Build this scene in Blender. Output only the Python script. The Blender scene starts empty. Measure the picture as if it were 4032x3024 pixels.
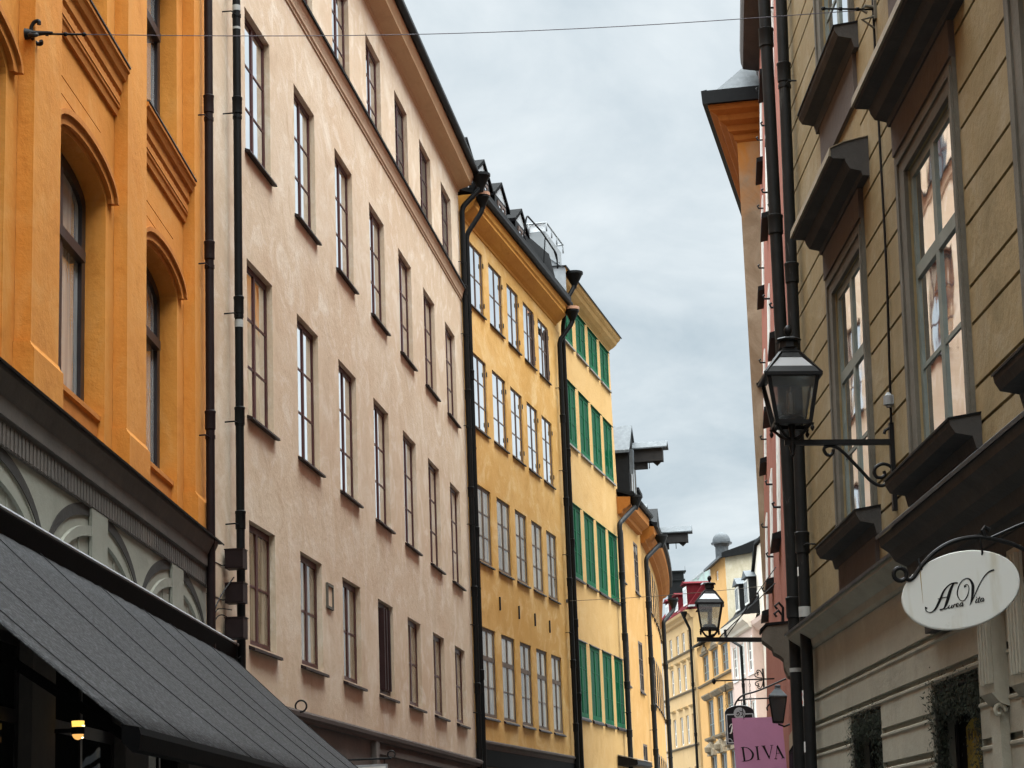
import bpy, bmesh, math, random
from mathutils import Vector, Matrix
R = math.radians
random.seed(7)
scene = bpy.context.scene
COL = scene.collection

# ------------------------------------------------------------------ mesh builder
class MB:
    """Collects shapes and links them as ONE mesh object."""
    def __init__(self): self.v = []; self.f = []; self.s = []
    def add(self, vs, fs, smooth=False):
        n = len(self.v); self.v += [tuple(p) for p in vs]
        for f in fs: self.f.append(tuple(i + n for i in f)); self.s.append(smooth)
        return self
    def box(self, x0, x1, y0, y1, z0, z1):
        return self.add([(x0,y0,z0),(x1,y0,z0),(x1,y1,z0),(x0,y1,z0),(x0,y0,z1),(x1,y0,z1),(x1,y1,z1),(x0,y1,z1)],
                        [(0,3,2,1),(4,5,6,7),(0,1,5,4),(1,2,6,5),(2,3,7,6),(3,0,4,7)])
    def quad(self, a, b, c, d): return self.add([a,b,c,d], [(0,1,2,3)])
    def prism(self, prof, u0, u1, caps=True, du=0.0):
        """profile [(y,z)..] run along u; du skews the ends so that a moulding can be mitred"""
        n = len(prof)
        vs = [(u0 + du*(-p[0]), p[0], p[1]) for p in prof] + [(u1 - du*(-p[0]), p[0], p[1]) for p in prof]
        fs = [(i, (i+1) % n, n + (i+1) % n, n + i) for i in range(n)]
        if caps: fs += [tuple(range(n-1, -1, -1)), tuple(range(n, 2*n))]
        return self.add(vs, fs)
    def plate(self, pts, y0, y1):
        """outline [(x,z)..] given thickness in y"""
        n = len(pts)
        vs = [(p[0], y0, p[1]) for p in pts] + [(p[0], y1, p[1]) for p in pts]
        fs = [(i, (i+1) % n, n + (i+1) % n, n + i) for i in range(n)] + [tuple(range(n-1, -1, -1)), tuple(range(n, 2*n))]
        return self.add(vs, fs)
    def slab(self, pts, th=(0,0,.02)):
        """polygon of 3D points given a thickness vector"""
        n = len(pts); t = Vector(th)
        vs = [Vector(p) for p in pts] + [Vector(p) + t for p in pts]
        fs = [(i, (i+1) % n, n + (i+1) % n, n + i) for i in range(n)] + [tuple(range(n-1, -1, -1)), tuple(range(n, 2*n))]
        return self.add(vs, fs)
    def tube(self, pts, r, n=10, caps=True):
        pts = [Vector(p) for p in pts]; m = len(pts)
        rr = r if isinstance(r, (list, tuple)) else [r]*m
        vs, fs = [], []
        t0 = (pts[1]-pts[0]).normalized()
        up = Vector((0,0,1)) if abs(t0.z) < .9 else Vector((1,0,0))
        nrm = (up - t0*up.dot(t0)).normalized()
        for i, p in enumerate(pts):
            t = (pts[min(i+1,m-1)] - pts[max(i-1,0)]).normalized()
            nrm = (nrm - t*nrm.dot(t)).normalized(); b = t.cross(nrm)
            for k in range(n):
                a = 2*math.pi*k/n
                vs.append(p + (nrm*math.cos(a) + b*math.sin(a))*rr[i])
        for i in range(m-1):
            for k in range(n):
                k2 = (k+1) % n
                fs.append((i*n+k, i*n+k2, (i+1)*n+k2, (i+1)*n+k))
        self.add(vs, fs, True)
        if caps: self.add([vs[k] for k in range(n)], [tuple(range(n-1,-1,-1))]); self.add([vs[(m-1)*n+k] for k in range(n)], [tuple(range(n))])
        return self
    def lathe(self, prof, c=(0,0), n=20, a0=0.0, smooth=True):
        """profile [(r,z)..] turned about the vertical through c"""
        vs, fs = [], []; m = len(prof)
        for r, z in prof:
            for k in range(n):
                a = a0 + 2*math.pi*k/n; vs.append((c[0]+r*math.cos(a), c[1]+r*math.sin(a), z))
        for i in range(m-1):
            for k in range(n):
                k2 = (k+1) % n; fs.append((i*n+k, i*n+k2, (i+1)*n+k2, (i+1)*n+k))
        self.add(vs, fs, smooth)
        self.add([vs[k] for k in range(n)], [tuple(range(n-1,-1,-1))]); self.add(vs[(m-1)*n:], [tuple(range(n))])
        return self
    def bar(self, a, b, w, h=None):
        """rectangular bar between two points"""
        a, b = Vector(a), Vector(b); h = h or w; t = (b-a).normalized()
        up = Vector((0,0,1)) if abs(t.z) < .95 else Vector((0,1,0))
        s = t.cross(up).normalized(); q = s.cross(t)
        vs = [p + s*i*w/2 + q*j*h/2 for p in (a,b) for i,j in ((-1,-1),(1,-1),(1,1),(-1,1))]
        return self.add(vs, [(3,2,1,0),(4,5,6,7),(0,1,5,4),(1,2,6,5),(2,3,7,6),(3,0,4,7)])
    def build(self, name, mat, parent=None, loc=(0,0,0), rot=(0,0,0), warp=None, merge=True):
        me = bpy.data.meshes.new(name)
        vs = [warp(Vector(p)) for p in self.v] if warp else self.v
        me.from_pydata([tuple(p) for p in vs], [], self.f)
        for p, s in zip(me.polygons, self.s): p.use_smooth = s
        bm = bmesh.new(); bm.from_mesh(me)
        if merge: bmesh.ops.remove_doubles(bm, verts=bm.verts, dist=1e-5)
        bmesh.ops.recalc_face_normals(bm, faces=bm.faces)
        for e in bm.edges:
            if len(e.link_faces) == 2 and e.calc_face_angle(0) > .7: e.smooth = False
        bm.to_mesh(me); bm.free()
        me.materials.append(mat)
        o = bpy.data.objects.new(name, me); COL.objects.link(o)
        o.location = loc; o.rotation_euler = rot
        if parent: o.parent = parent
        return o

def tag(o, label, cat, group=None):
    o['label'] = label; o['category'] = cat
    if group: o['group'] = group
    return o
def thing(name, label, cat, loc=(0,0,0), rot=(0,0,0), group=None):
    o = bpy.data.objects.new(name, None); COL.objects.link(o); o.empty_display_size = .3
    o.location = loc; o.rotation_euler = rot
    return tag(o, label, cat, group)
def copy_tree(o, parent=None):
    c = o.copy(); COL.objects.link(c)
    if parent: c.parent = parent
    for ch in list(o.children): copy_tree(ch, c)
    return c
def facade(name, label, cat, x, y, az, side='L', lean=0.0, group=None):
    """root of a house: local x runs along the street wall to the right as seen from the street, local y into the house"""
    ang = R(90-az) if side == 'L' else R(-90-az)
    return thing(name, label, cat, (x,y,0), (-R(lean),0,ang), group)
def spin(pts_n=14, r0=.1, turns=1.0, a0=0, r1=.02, c=(0,0)):
    return [(c[0]+(r0+(r1-r0)*i/pts_n)*math.cos(a0+turns*2*math.pi*i/pts_n), c[1]+(r0+(r1-r0)*i/pts_n)*math.sin(a0+turns*2*math.pi*i/pts_n)) for i in range(pts_n+1)]
def smoothpts(P, k=6):
    """Catmull-Rom through points (any dimension)"""
    out = []; n = len(P)
    for i in range(n-1):
        p0, p1, p2, p3 = P[max(i-1,0)], P[i], P[i+1], P[min(i+2,n-1)]
        for j in range(k):
            t = j/k
            out.append(tuple(.5*(2*b+(c-a)*t+(2*a-5*b+4*c-d)*t*t+(3*b-a-3*c+d)*t**3) for a,b,c,d in zip(p0,p1,p2,p3)))
    out.append(tuple(P[-1])); return out
def ribbon(mb, P, y0, y1, k=6):
    """flat brush stroke: points (x,z,width)"""
    S = smoothpts(P, k); L = []; Rr = []
    for i, p in enumerate(S):
        a = S[max(i-1,0)]; b = S[min(i+1,len(S)-1)]
        dx, dz = b[0]-a[0], b[1]-a[1]; l = math.hypot(dx,dz) or 1
        w = max(p[2], .0005)/2
        L.append((p[0]-dz/l*w, p[1]+dx/l*w)); Rr.append((p[0]+dz/l*w, p[1]-dx/l*w))
    for i in range(len(S)-1):
        mb.plate([L[i], L[i+1], Rr[i+1], Rr[i]], y0, y1)

# ------------------------------------------------------------------ materials
def lin(c):
    f = lambda v: v/12.92 if v <= .04045 else ((v+.055)/1.055)**2.4
    return tuple(f(x/255) for x in c)
def new_mat(name):
    m = bpy.data.materials.new(name); m.use_nodes = True
    nt = m.node_tree; nt.nodes.clear()
    out = nt.nodes.new('ShaderNodeOutputMaterial')
    return m, nt, out
def N(nt, typ, **kw):
    n = nt.nodes.new(typ)
    for k, v in kw.items():
        if k.startswith('i_'): n.inputs[k[2:].replace('_',' ')].default_value = v
        else: setattr(n, k, v)
    return n
def noise(nt, vec, scale, detail=4, rough=.55, dist=0.0):
    n = N(nt, 'ShaderNodeTexNoise'); n.inputs['Scale'].default_value = scale; n.inputs['Detail'].default_value = detail
    n.inputs['Roughness'].default_value = rough; n.inputs['Distortion'].default_value = dist
    nt.links.new(vec, n.inputs['Vector']); return n.outputs['Fac']
def ramp(nt, fac, a, b):
    r = N(nt, 'ShaderNodeMapRange'); r.inputs['From Min'].default_value = a; r.inputs['From Max'].default_value = b
    nt.links.new(fac, r.inputs['Value']); return r.outputs['Result']
def mixc(nt, fac, a, b, mode='MIX'):
    m = N(nt, 'ShaderNodeMix', data_type='RGBA', blend_type=mode)
    if isinstance(fac, (int,float)): m.inputs[0].default_value = fac
    else: nt.links.new(fac, m.inputs[0])
    for s, i in ((a,6),(b,7)):
        if isinstance(s, tuple): m.inputs[i].default_value = (*s,1)
        else: nt.links.new(s, m.inputs[i])
    return m.outputs[2]
def coords(nt, sc=(1,1,1), rnd=False):
    tc = N(nt, 'ShaderNodeTexCoord'); mp = N(nt, 'ShaderNodeMapping'); mp.inputs['Scale'].default_value = sc
    nt.links.new(tc.outputs['Object'], mp.inputs['Vector'])
    if rnd:
        oi = N(nt, 'ShaderNodeObjectInfo'); ml = N(nt, 'ShaderNodeMath', operation='MULTIPLY'); ml.inputs[1].default_value = 37
        nt.links.new(oi.outputs['Random'], ml.inputs[0]); nt.links.new(ml.outputs[0], mp.inputs['Location'])
    return mp.outputs['Vector']
def bump(nt, h, strength=.3, dist=.02):
    b = N(nt, 'ShaderNodeBump'); b.inputs['Strength'].default_value = strength; b.inputs['Distance'].default_value = dist
    nt.links.new(h, b.inputs['Height']); return b.outputs['Normal']
def finish(nt, out, col, rough=.9, spec=.25, metal=0.0, normal=None):
    p = N(nt, 'ShaderNodeBsdfPrincipled')
    if isinstance(col, tuple): p.inputs['Base Color'].default_value = (*col,1)
    else: nt.links.new(col, p.inputs['Base Color'])
    p.inputs['Roughness'].default_value = rough; p.inputs['Specular IOR Level'].default_value = spec; p.inputs['Metallic'].default_value = metal
    if normal: nt.links.new(normal, p.inputs['Normal'])
    nt.links.new(p.outputs[0], out.inputs['Surface']); return p

def plaster(name, c1, c2, c3=None, patch=.5, streak=.35, rough=.92, brush=1.0):
    """lime washed plaster: broad tone patches, brushed mottling, rain streaks, grain"""
    m, nt, out = new_mat(name)
    v = coords(nt); vB = coords(nt, (.55,1,1))
    big = noise(nt, vB, .42, 5, .6, .8)
    col = mixc(nt, ramp(nt, big, .36, .66), c1, c2)
    vb = coords(nt, (.5,1.2,.62)); bl = noise(nt, vb, 2.6*brush, 7, .68, .7)
    col = mixc(nt, ramp(nt, bl, .50, .70), col, c3 or c2); col = mixc(nt, ramp(nt, bl, .46, .30), col, tuple(.5*(a+b) for a,b in zip(c2,tuple(x*.8 for x in c2))))
    vs = coords(nt, (.8,1.3,.10)); st = noise(nt, vs, 1.5, 5, .6, .5)
    dk = tuple(x*.62 for x in c1)
    f = N(nt, 'ShaderNodeMath', operation='MULTIPLY'); f.inputs[1].default_value = streak
    nt.links.new(ramp(nt, st, .5, .78), f.inputs[0])
    col = mixc(nt, f.outputs[0], col, dk)
    fine = noise(nt, v, 38, 3, .6)
    f2 = N(nt, 'ShaderNodeMath', operation='MULTIPLY'); f2.inputs[1].default_value = .22
    nt.links.new(ramp(nt, fine, .35, .75), f2.inputs[0])
    col = mixc(nt, f2.outputs[0], col, tuple(x*.7 for x in c1))
    finish(nt, out, col, rough, .2, normal=bump(nt, noise(nt, v, 9, 7, .65), .35, .03)); return m
def paint(name, c, rough=.5, var=.25, spec=.2, metal=0.0, bs=.15):
    m, nt, out = new_mat(name); v = coords(nt, rnd=True)
    n = noise(nt, v, 3.5, 6, .65, .5)
    col = mixc(nt, ramp(nt, n, .3, .72), tuple(x*(1-var) for x in c), tuple(min(1,x*(1+var)) for x in c))
    p = finish(nt, out, col, rough, spec, metal, bump(nt, noise(nt, v, 30, 3, .6), bs, .01))
    return m
def worn_metal(name, c, c2, amount=.72, rough=.55, streaky=True):
    m, nt, out = new_mat(name); v = coords(nt, (5,5,.9) if streaky else (3,3,3), True)
    a = noise(nt, v, 2.2, 6, .7, .8)
    col = mixc(nt, ramp(nt, a, amount-.06, amount+.06), c, c2)
    v2 = coords(nt, rnd=True); b = noise(nt, v2, 6, 5, .6)
    col = mixc(nt, ramp(nt, b, .35, .8), col, tuple(x*.55 for x in c))
    finish(nt, out, col, rough, .14, 0, bump(nt, b, .2, .01)); return m
def glass(name, base, base2=None, boost=1.9, wob=.06, rough=.02):
    """old window glass: mirror-like at a slant, base colour for room, curtains and painted reflections"""
    m, nt, out = new_mat(name); v = coords(nt, rnd=True)
    d = N(nt, 'ShaderNodeBsdfDiffuse')
    if base2:
        vv = coords(nt, (3.5,1,.35), True); nt.links.new(mixc(nt, ramp(nt, noise(nt, vv, 1.3, 3, .5), .42, .6), base, base2), d.inputs['Color'])
    else: d.inputs['Color'].default_value = (*base,1)
    g = N(nt, 'ShaderNodeBsdfGlossy'); g.inputs['Roughness'].default_value = rough; g.inputs['Color'].default_value = (.97,.985,1,1)
    nrm = bump(nt, noise(nt, v, 1.4, 2, .4), wob, .05); nt.links.new(nrm, g.inputs['Normal'])
    fr = N(nt, 'ShaderNodeFresnel'); fr.inputs['IOR'].default_value = 1.5
    ma = N(nt, 'ShaderNodeMath', operation='MULTIPLY_ADD', use_clamp=True); ma.inputs[1].default_value = boost; ma.inputs[2].default_value = .02
    nt.links.new(fr.outputs[0], ma.inputs[0])
    mx = N(nt, 'ShaderNodeMixShader'); nt.links.new(ma.outputs[0], mx.inputs[0]); nt.links.new(d.outputs[0], mx.inputs[1]); nt.links.new(g.outputs[0], mx.inputs[2])
    nt.links.new(mx.outputs[0], out.inputs['Surface']); return m
def clear_glass(name):
    m, nt, out = new_mat(name)
    t = N(nt, 'ShaderNodeBsdfTransparent'); t.inputs['Color'].default_value = (.86,.88,.88,1)
    g = N(nt, 'ShaderNodeBsdfGlossy'); g.inputs['Roughness'].default_value = .06
    fr = N(nt, 'ShaderNodeFresnel'); fr.inputs['IOR'].default_value = 1.45
    ma = N(nt, 'ShaderNodeMath', operation='MULTIPLY_ADD', use_clamp=True); ma.inputs[1].default_value = 2.2; ma.inputs[2].default_value = .10
    nt.links.new(fr.outputs[0], ma.inputs[0])
    df = N(nt, 'ShaderNodeBsdfDiffuse'); df.inputs['Color'].default_value = (.55,.56,.56,1); m0 = N(nt, 'ShaderNodeMixShader'); m0.inputs[0].default_value = .035; nt.links.new(t.outputs[0], m0.inputs[1]); nt.links.new(df.outputs[0], m0.inputs[2])
    mx = N(nt, 'ShaderNodeMixShader'); nt.links.new(ma.outputs[0], mx.inputs[0]); nt.links.new(m0.outputs[0], mx.inputs[1]); nt.links.new(g.outputs[0], mx.inputs[2])
    nt.links.new(mx.outputs[0], out.inputs['Surface']); return m
def emit(name, c, s):
    m, nt, out = new_mat(name); e = N(nt, 'ShaderNodeEmission'); e.inputs['Color'].default_value = (*c,1); e.inputs['Strength'].default_value = s
    nt.links.new(e.outputs[0], out.inputs['Surface']); return m

# ------------------------------------------------------------------ wall and window builders
def wall_mb(u0, u1, z0, z1, holes=(), grooves=(), body=6.0, depth=.25):
    """front wall with real openings (reveals) and cut grooves, plus end walls, back and top"""
    us = {u0,u1}; zs = {z0,z1}
    H = []
    for h in holes: H.append((h[0],h[1],h[2],h[3], h[4] if len(h) > 4 else depth, False))
    for g in grooves: H.append((g[0],g[1],g[2],g[3], g[4] if len(g) > 4 else .015, True))
    H = [(max(a,u0),min(b,u1),max(c,z0),min(d,z1),e,k) for a,b,c,d,e,k in H]
    for a,b,c,d,e,k in H: us |= {a,b}; zs |= {c,d}
    us = sorted(us); zs = sorted(zs); mb = MB()
    for i in range(len(us)-1):
        if us[i+1]-us[i] < 1e-6: continue
        for j in range(len(zs)-1):
            if zs[j+1]-zs[j] < 1e-6: continue
            cu, cz = (us[i]+us[i+1])/2, (zs[j]+zs[j+1])/2
            if any(a < cu < b and c < cz < d for a,b,c,d,e,k in H): continue
            mb.quad((us[i],0,zs[j]),(us[i+1],0,zs[j]),(us[i+1],0,zs[j+1]),(us[i],0,zs[j+1]))
    for a,b,c,d,e,k in H:
        mb.quad((a,0,c),(a,e,c),(a,e,d),(a,0,d)); mb.quad((b,0,c),(b,0,d),(b,e,d),(b,e,c))
        mb.quad((a,0,d),(a,e,d),(b,e,d),(b,0,d)); mb.quad((a,0,c),(b,0,c),(b,e,c),(a,e,c))
        if k: mb.quad((a,e,c),(b,e,c),(b,e,d),(a,e,d))
    if body:
        mb.quad((u0,0,z0),(u0,0,z1),(u0,body,z1),(u0,body,z0)); mb.quad((u1,0,z0),(u1,body,z0),(u1,body,z1),(u1,0,z1))
        mb.quad((u0,body,z0),(u0,body,z1),(u1,body,z1),(u1,body,z0)); mb.quad((u0,0,z1),(u1,0,z1),(u1,body,z1),(u0,body,z1))
    return mb
_wc = {}
def window(root, u, z, w, h, y, mf, mp, ms=None, cols=2, rows=3, fw=.07, mun=.028, mull=.075, fd=.07, transom=None, sill=None, name='window', warp=None, rot=0.0, rows2=None, ajar=0.0):
    """window part: frame mesh > pane, sill. (u,z) = lower left corner of the opening, y = front of the frame"""
    key = (round(w,3), round(h,3), mf.name, mp.name, ms.name if ms else '', cols, rows, fw, mun, mull, fd, transom, sill, rows2, ajar)
    if key in _wc:
        src = _wc[key]
        f = src.copy(); COL.objects.link(f); f.parent = root; f.location = (u,y,z); f.rotation_euler = (0,0,rot)
        for ch in list(src.children):
            c = ch.copy(); COL.objects.link(c); c.parent = f
        return f
    m = MB()
    m.box(0,fw,0,fd,0,h); m.box(w-fw,w,0,fd,0,h); m.box(fw,w-fw,0,fd,0,fw); m.box(fw,w-fw,0,fd,h-fw,h)
    parts = [(fw, h-fw, rows)]
    if transom:
        m.box(fw,w-fw,-.004,fd,transom-.05,transom+.05)
        parts = [(fw,transom-.05,rows),(transom+.05,h-fw,rows2 or 1)]
    iw = w-2*fw
    for (a,b,rw) in parts:
        for c in range(1,cols):
            x = fw+iw*c/cols; m.box(x-mull/2,x+mull/2,-.003,fd-.01,a,b)
        for r_ in range(1,rw):
            zz = a+(b-a)*r_/rw
            for c in range(cols):
                xa = fw+iw*c/cols+(mull/2 if c else 0); xb = fw+iw*(c+1)/cols-(mull/2 if c < cols-1 else 0)
                m.box(xa,xb,.004,fd-.02,zz-mun/2,zz+mun/2)
    f = m.build(name, mf, root, (u,y,z), (0,0,rot), merge=False)
    p = MB().box(fw,w-fw,.013,.019,fw,h-fw).build('pane', mp, f)
    if sill:
        d, t, ov = sill   # projection beyond wall face (wall face is y in front), thickness, side overhang
        s = MB(); pr = [(.0,.012),(-y-d,-.045),(-y-d-.006,-.045-t),(-y-d+.03,-.045-t),(-y-.001,-.03-t),(0,-.02)]
        s.prism(pr, -ov, w+ov); s.build('sill', ms or mf, f)
    _wc[key] = f
    return f
def downpipe(label, root, pts, r, mat, collars=(), brackets=(), side=-1, group='rain pipes down the house fronts', hopper=None, bands=(), band_mat=None, ring=False):
    """rain pipe: pipe mesh with collars, wall brackets and hopper as parts (points in the frame of its house)"""
    base = pts[-1]
    t = thing('drainpipe', label, 'drainpipe', *on(root, base), group)
    L = tuple(-c for c in base)
    MB().tube(smooth_path(pts), r, 12).build('pipe', mat, t, L)
    def xy(z):
        for a, b in zip(pts[:-1], pts[1:]):
            if min(a[2],b[2]) <= z <= max(a[2],b[2]) and abs(a[2]-b[2]) > 1e-4:
                k = (z-a[2])/(b[2]-a[2]); return a[0]+(b[0]-a[0])*k, a[1]+(b[1]-a[1])*k
        return pts[-1][0], pts[-1][1]
    for z in collars:
        x, y = xy(z); MB().lathe([(r*1.02,z-.11),(r*1.2,z-.1),(r*1.2,z+.07),(r*1.28,z+.08),(r*1.28,z+.1),(r*1.02,z+.11)], (x,y), 12).build('collar', mat, t, L)
    for z in brackets:
        x, y = xy(z)
        m = MB(); m.lathe([(r*1.0,z-.02),(r*1.14,z-.02),(r*1.14,z+.02),(r*1.0,z+.02)], (x,y), 12); m.tube([(x+side*r*.5,y,z),(x+side*(r+.12),y+.02,z-.005),(x+side*(r+.13),.005,z-.01)], .009, 6)
        m.build('wall_bracket', mat, t, L)
    for z, hh in bands:
        x, y = xy(z); MB().lathe([(r*1.0,z),(r*1.05,z),(r*1.05,z+hh),(r*1.0,z+hh)], (x,y), 12).build('band', band_mat, t, L)
    if hopper:
        x, y, z, s = hopper
        MB().lathe([(r*.9,z-.30*s),(r*1.15,z-.24*s),(.17*s,z-.02*s),(.19*s,z),(.19*s,z+.05*s),(.15*s,z+.05*s)], (x,y), 14).build('hopper', mat, t, L)
        if ring: MB().lathe([(.16*s,z+.05*s),(.2*s,z+.051*s),(.2*s,z+.13*s),(.16*s,z+.13*s)], (x,y), 14).build('hopper_ring', M['copper'], t, L)
    return t
def smooth_path(pts, cut=.12):
    """round the corners of a polyline"""
    P = [Vector(p) for p in pts]; out = [P[0]]
    for i in range(1, len(P)-1):
        a, b, c = P[i-1], P[i], P[i+1]; d1 = (a-b); d2 = (c-b); k = min(cut, d1.length*.45, d2.length*.45)
        s, e = b+d1.normalized()*k, b+d2.normalized()*k
        for j in range(5):
            t = j/4; out.append(s*(1-t)**2 + b*2*t*(1-t) + e*t*t)
    out.append(P[-1]); return out
def dormer(root, u, w, y, z, h, deep, md, mg, mp, mw, over=.14, rise=.55, slab_mat=None):
    """gabled roof dormer: cheeks, gable, roof, window (> pane)"""
    d = MB().box(u,u+w,y,y+deep,z,z+h).build('dormer', md, root)
    g = MB().plate([(u,z+h),(u+w,z+h),(u+w/2,z+h+rise)], y, y+deep).build('gable', mg, d)
    o = over; k = rise/(w/2)
    ro = MB()
    for s in (-1,1):
        xe = u+w/2+s*(w/2+o); ze = z+h-k*o
        ro.slab([(u+w/2,y-.05,z+h+rise),(xe,y-.05,ze),(xe,y+deep,ze),(u+w/2,y+deep,z+h+rise)], (0,0,.09))
    ro.build('dormer_roof', slab_mat or md, d)
    fr = MB(); ww = w*.62; a = u+(w-ww)/2; b = a+ww; z0 = z+.18; z1 = z+h-.1
    fr.box(a,a+.07,y-.03,y+.0,z0,z1); fr.box(b-.07,b,y-.03,y+.0,z0,z1); fr.box(a+.07,b-.07,y-.03,y,z0,z0+.07); fr.box(a+.07,b-.07,y-.03,y,z1-.07,z1); fr.box((a+b)/2-.035,(a+b)/2+.035,y-.032,y,z0+.07,z1-.07)
    fo = fr.build('dormer_window', mw, d)
    MB().box(a+.07,b-.07,y-.012,y-.004,z0+.07,z1-.07).build('pane', mp, fo)
    return d
def hoist(root, u, y0, y1, z, mb_, mr, w=.34, h=.3):
    """boarded hoist beam sticking out of a dormer, with its own little roof"""
    t = MB().box(u-w/2,u+w/2,y1,y0,z,z+h)
    t.add([(u-.06,y1+.05,z-.0),(u+.06,y1+.05,z),(u+.06,y1+.35,z),(u-.06,y1+.35,z),(u-.05,y1+.2,z-.14),(u+.05,y1+.2,z-.14)], [(0,1,2,3),(0,4,5,1),(3,2,5,4),(0,3,4),(1,5,2)])
    t.box(u-.05,u+.05,y0-.45,y0-.02,z-.22,z)
    o = t.build('hoist_beam', mb_, root)
    m = MB()
    for s in (-1,1): m.slab([(u,y1-.16,z+h+.2),(u+s*(w/2+.1),y1-.16,z+h-.02),(u+s*(w/2+.1),y0,z+h-.02),(u,y0,z+h+.2)], (0,0,.04))
    m.build('beam_roof', mr, o)
    MB().tube([(u,y1+.45,z),(u,y1+.45,z-.1),(u+.03,y1+.45,z-.16),(u,y1+.45,z-.2),(u-.04,y1+.45,z-.17)], .014, 6).build('hook', mb_, o)
    return o
# ------------------------------------------------------------------ materials used in the street
M = {}
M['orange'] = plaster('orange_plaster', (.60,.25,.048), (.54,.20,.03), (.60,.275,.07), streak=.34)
M['orange_shaded'] = plaster('orange_trim_plaster_shaded', (.50,.185,.034), (.46,.16,.028), (.53,.21,.045), streak=.1)  # darker copy of the wall orange, moulding shade put into its colour
M['beige'] = plaster('beige_shopfront_plaster', (.27,.268,.222), (.24,.238,.197), (.29,.288,.24), streak=.25)
M['taupe'] = plaster('taupe_cornice_paint', (.125,.11,.097), (.098,.088,.08), (.145,.122,.105), streak=.3)
M['pink'] = plaster('pink_limewash', (.575,.468,.345), (.515,.385,.262), (.66,.58,.47), streak=.22, brush=1.3)
M['pink_trim'] = plaster('ochre_eave_paint', (.50,.345,.20), (.46,.30,.165), None, streak=.12)
M['yellow'] = plaster('yellow_limewash', (.58,.345,.115), (.49,.26,.06), (.65,.45,.215), streak=.16, brush=.9)
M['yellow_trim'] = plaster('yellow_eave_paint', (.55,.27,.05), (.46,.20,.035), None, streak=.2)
M['cream'] = plaster('cream_yellow_plaster', (.51,.315,.12), (.48,.285,.10), (.53,.34,.145), streak=.1)
M['amber'] = plaster('amber_plaster', (.53,.30,.10), (.49,.262,.078), (.55,.33,.135), streak=.14)
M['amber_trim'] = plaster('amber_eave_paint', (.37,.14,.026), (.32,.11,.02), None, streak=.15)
M['brown_wall'] = plaster('olive_brown_plaster', (.25,.188,.095), (.195,.147,.072), (.27,.225,.145), streak=.85, rough=.85)
M['brown_stone'] = plaster('grey_beige_stone', (.35,.338,.275), (.295,.285,.23), (.38,.365,.30), streak=.35)
M['casing'] = plaster('grey_brown_stone_casing', (.118,.108,.086), (.09,.082,.066), (.145,.132,.108), streak=.5)
M['dark_trim'] = plaster('dark_weathered_trim', (.06,.056,.052), (.045,.043,.041), (.075,.067,.06), streak=.4)
M['frieze'] = plaster('purple_brown_frieze', (.095,.076,.066), (.075,.06,.053), None, streak=.3)
M['red'] = plaster('red_plaster', (.27,.09,.058), (.23,.072,.045), (.29,.115,.08), streak=.3)
M['tan'] = plaster('weathered_tan_plaster', (.26,.19,.125), (.195,.135,.08), (.33,.26,.185), streak=.5, brush=.7)
M['rust_orange'] = plaster('rust_orange_soffit', (.39,.135,.026), (.33,.105,.018), None, streak=.1)
M['stone_pale'] = plaster('pale_rough_plaster', (.55,.49,.36), (.47,.41,.29), (.60,.55,.43), streak=.3)
M['white_wall'] = plaster('off_white_plaster', (.66,.60,.52), (.62,.56,.47), None, streak=.15)
M['blush'] = plaster('blush_plaster', (.60,.46,.40), (.56,.42,.36), None, streak=.15)
M['straw'] = plaster('straw_plaster', (.53,.36,.185), (.48,.32,.155), None, streak=.2)
M['sand'] = plaster('sand_plaster', (.50,.35,.17), (.46,.31,.145), None, streak=.2)
M['maroon'] = paint('maroon_window_paint', (.062,.021,.019), .45, .25)
M['umber'] = paint('umber_window_paint', (.10,.068,.055), .5, .3)
M['grey_wood'] = paint('weathered_grey_brown_wood', (.115,.082,.062), .65, .4)
M['green'] = paint('green_shutter_paint', (.005,.088,.036), .65, .2, .08)
M['green_lt'] = paint('light_green_paint', (.05,.21,.115), .42, .2)
M['grey_green'] = paint('grey_green_window_paint', (.15,.175,.16), .5, .2)
M['dark_frame'] = paint('dark_brown_window_paint', (.026,.021,.022), .4, .3)
M['white'] = paint('white_window_paint', (.72,.72,.68), .5, .1)
M['black'] = worn_metal('black_pipe_metal', (.0055,.006,.006), (.02,.021,.021), .74, .5)
M['black_worn'] = worn_metal('worn_black_pipe_metal', (.014,.0145,.0145), (.10,.105,.10), .66, .5)
M['brown_pipe'] = worn_metal('brown_pipe_metal', (.017,.010,.010), (.026,.018,.018), .72, .5)
M['iron'] = worn_metal('wrought_iron', (.011,.011,.0112), (.03,.03,.03), .7, .45)
M['roof_dark'] = worn_metal('dark_sheet_roof', (.0065,.007,.0075), (.013,.0135,.0145), .62, .65)
M['roof_grey'] = worn_metal('grey_sheet_roof', (.085,.095,.103), (.13,.14,.147), .6, .5)
M['roof_red'] = paint('red_sheet_roof', (.085,.0105,.0135), .85, .2, .03)
M['pale_grey'] = paint('pale_grey_cladding', (.33,.345,.355), .6, .1)
M['gutter'] = worn_metal('gutter_metal', (.0055,.0057,.006), (.013,.013,.014), .66, .6)
M['sill'] = paint('dark_sheet_sill', (.016,.009,.008), .55, .3)
M['matt_black'] = paint('matt_black_metal', (.003,.003,.0032), .8, .2, .05)
M['silver'] = paint('silver_sheet', (.27,.285,.295), .5, .12)
M['apricot'] = plaster('apricot_plaster', (.56,.325,.125), (.52,.29,.10), None, streak=.1)
M['moss_trim'] = paint('weathered_stone_trim', (.19,.15,.10), .8, .3)
M['sill_grey'] = paint('grey_sheet_sill', (.19,.18,.165), .45, .25)
M['pane'] = glass('window_glass', (.085,.082,.078), (.26,.255,.245), 3.6)
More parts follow.
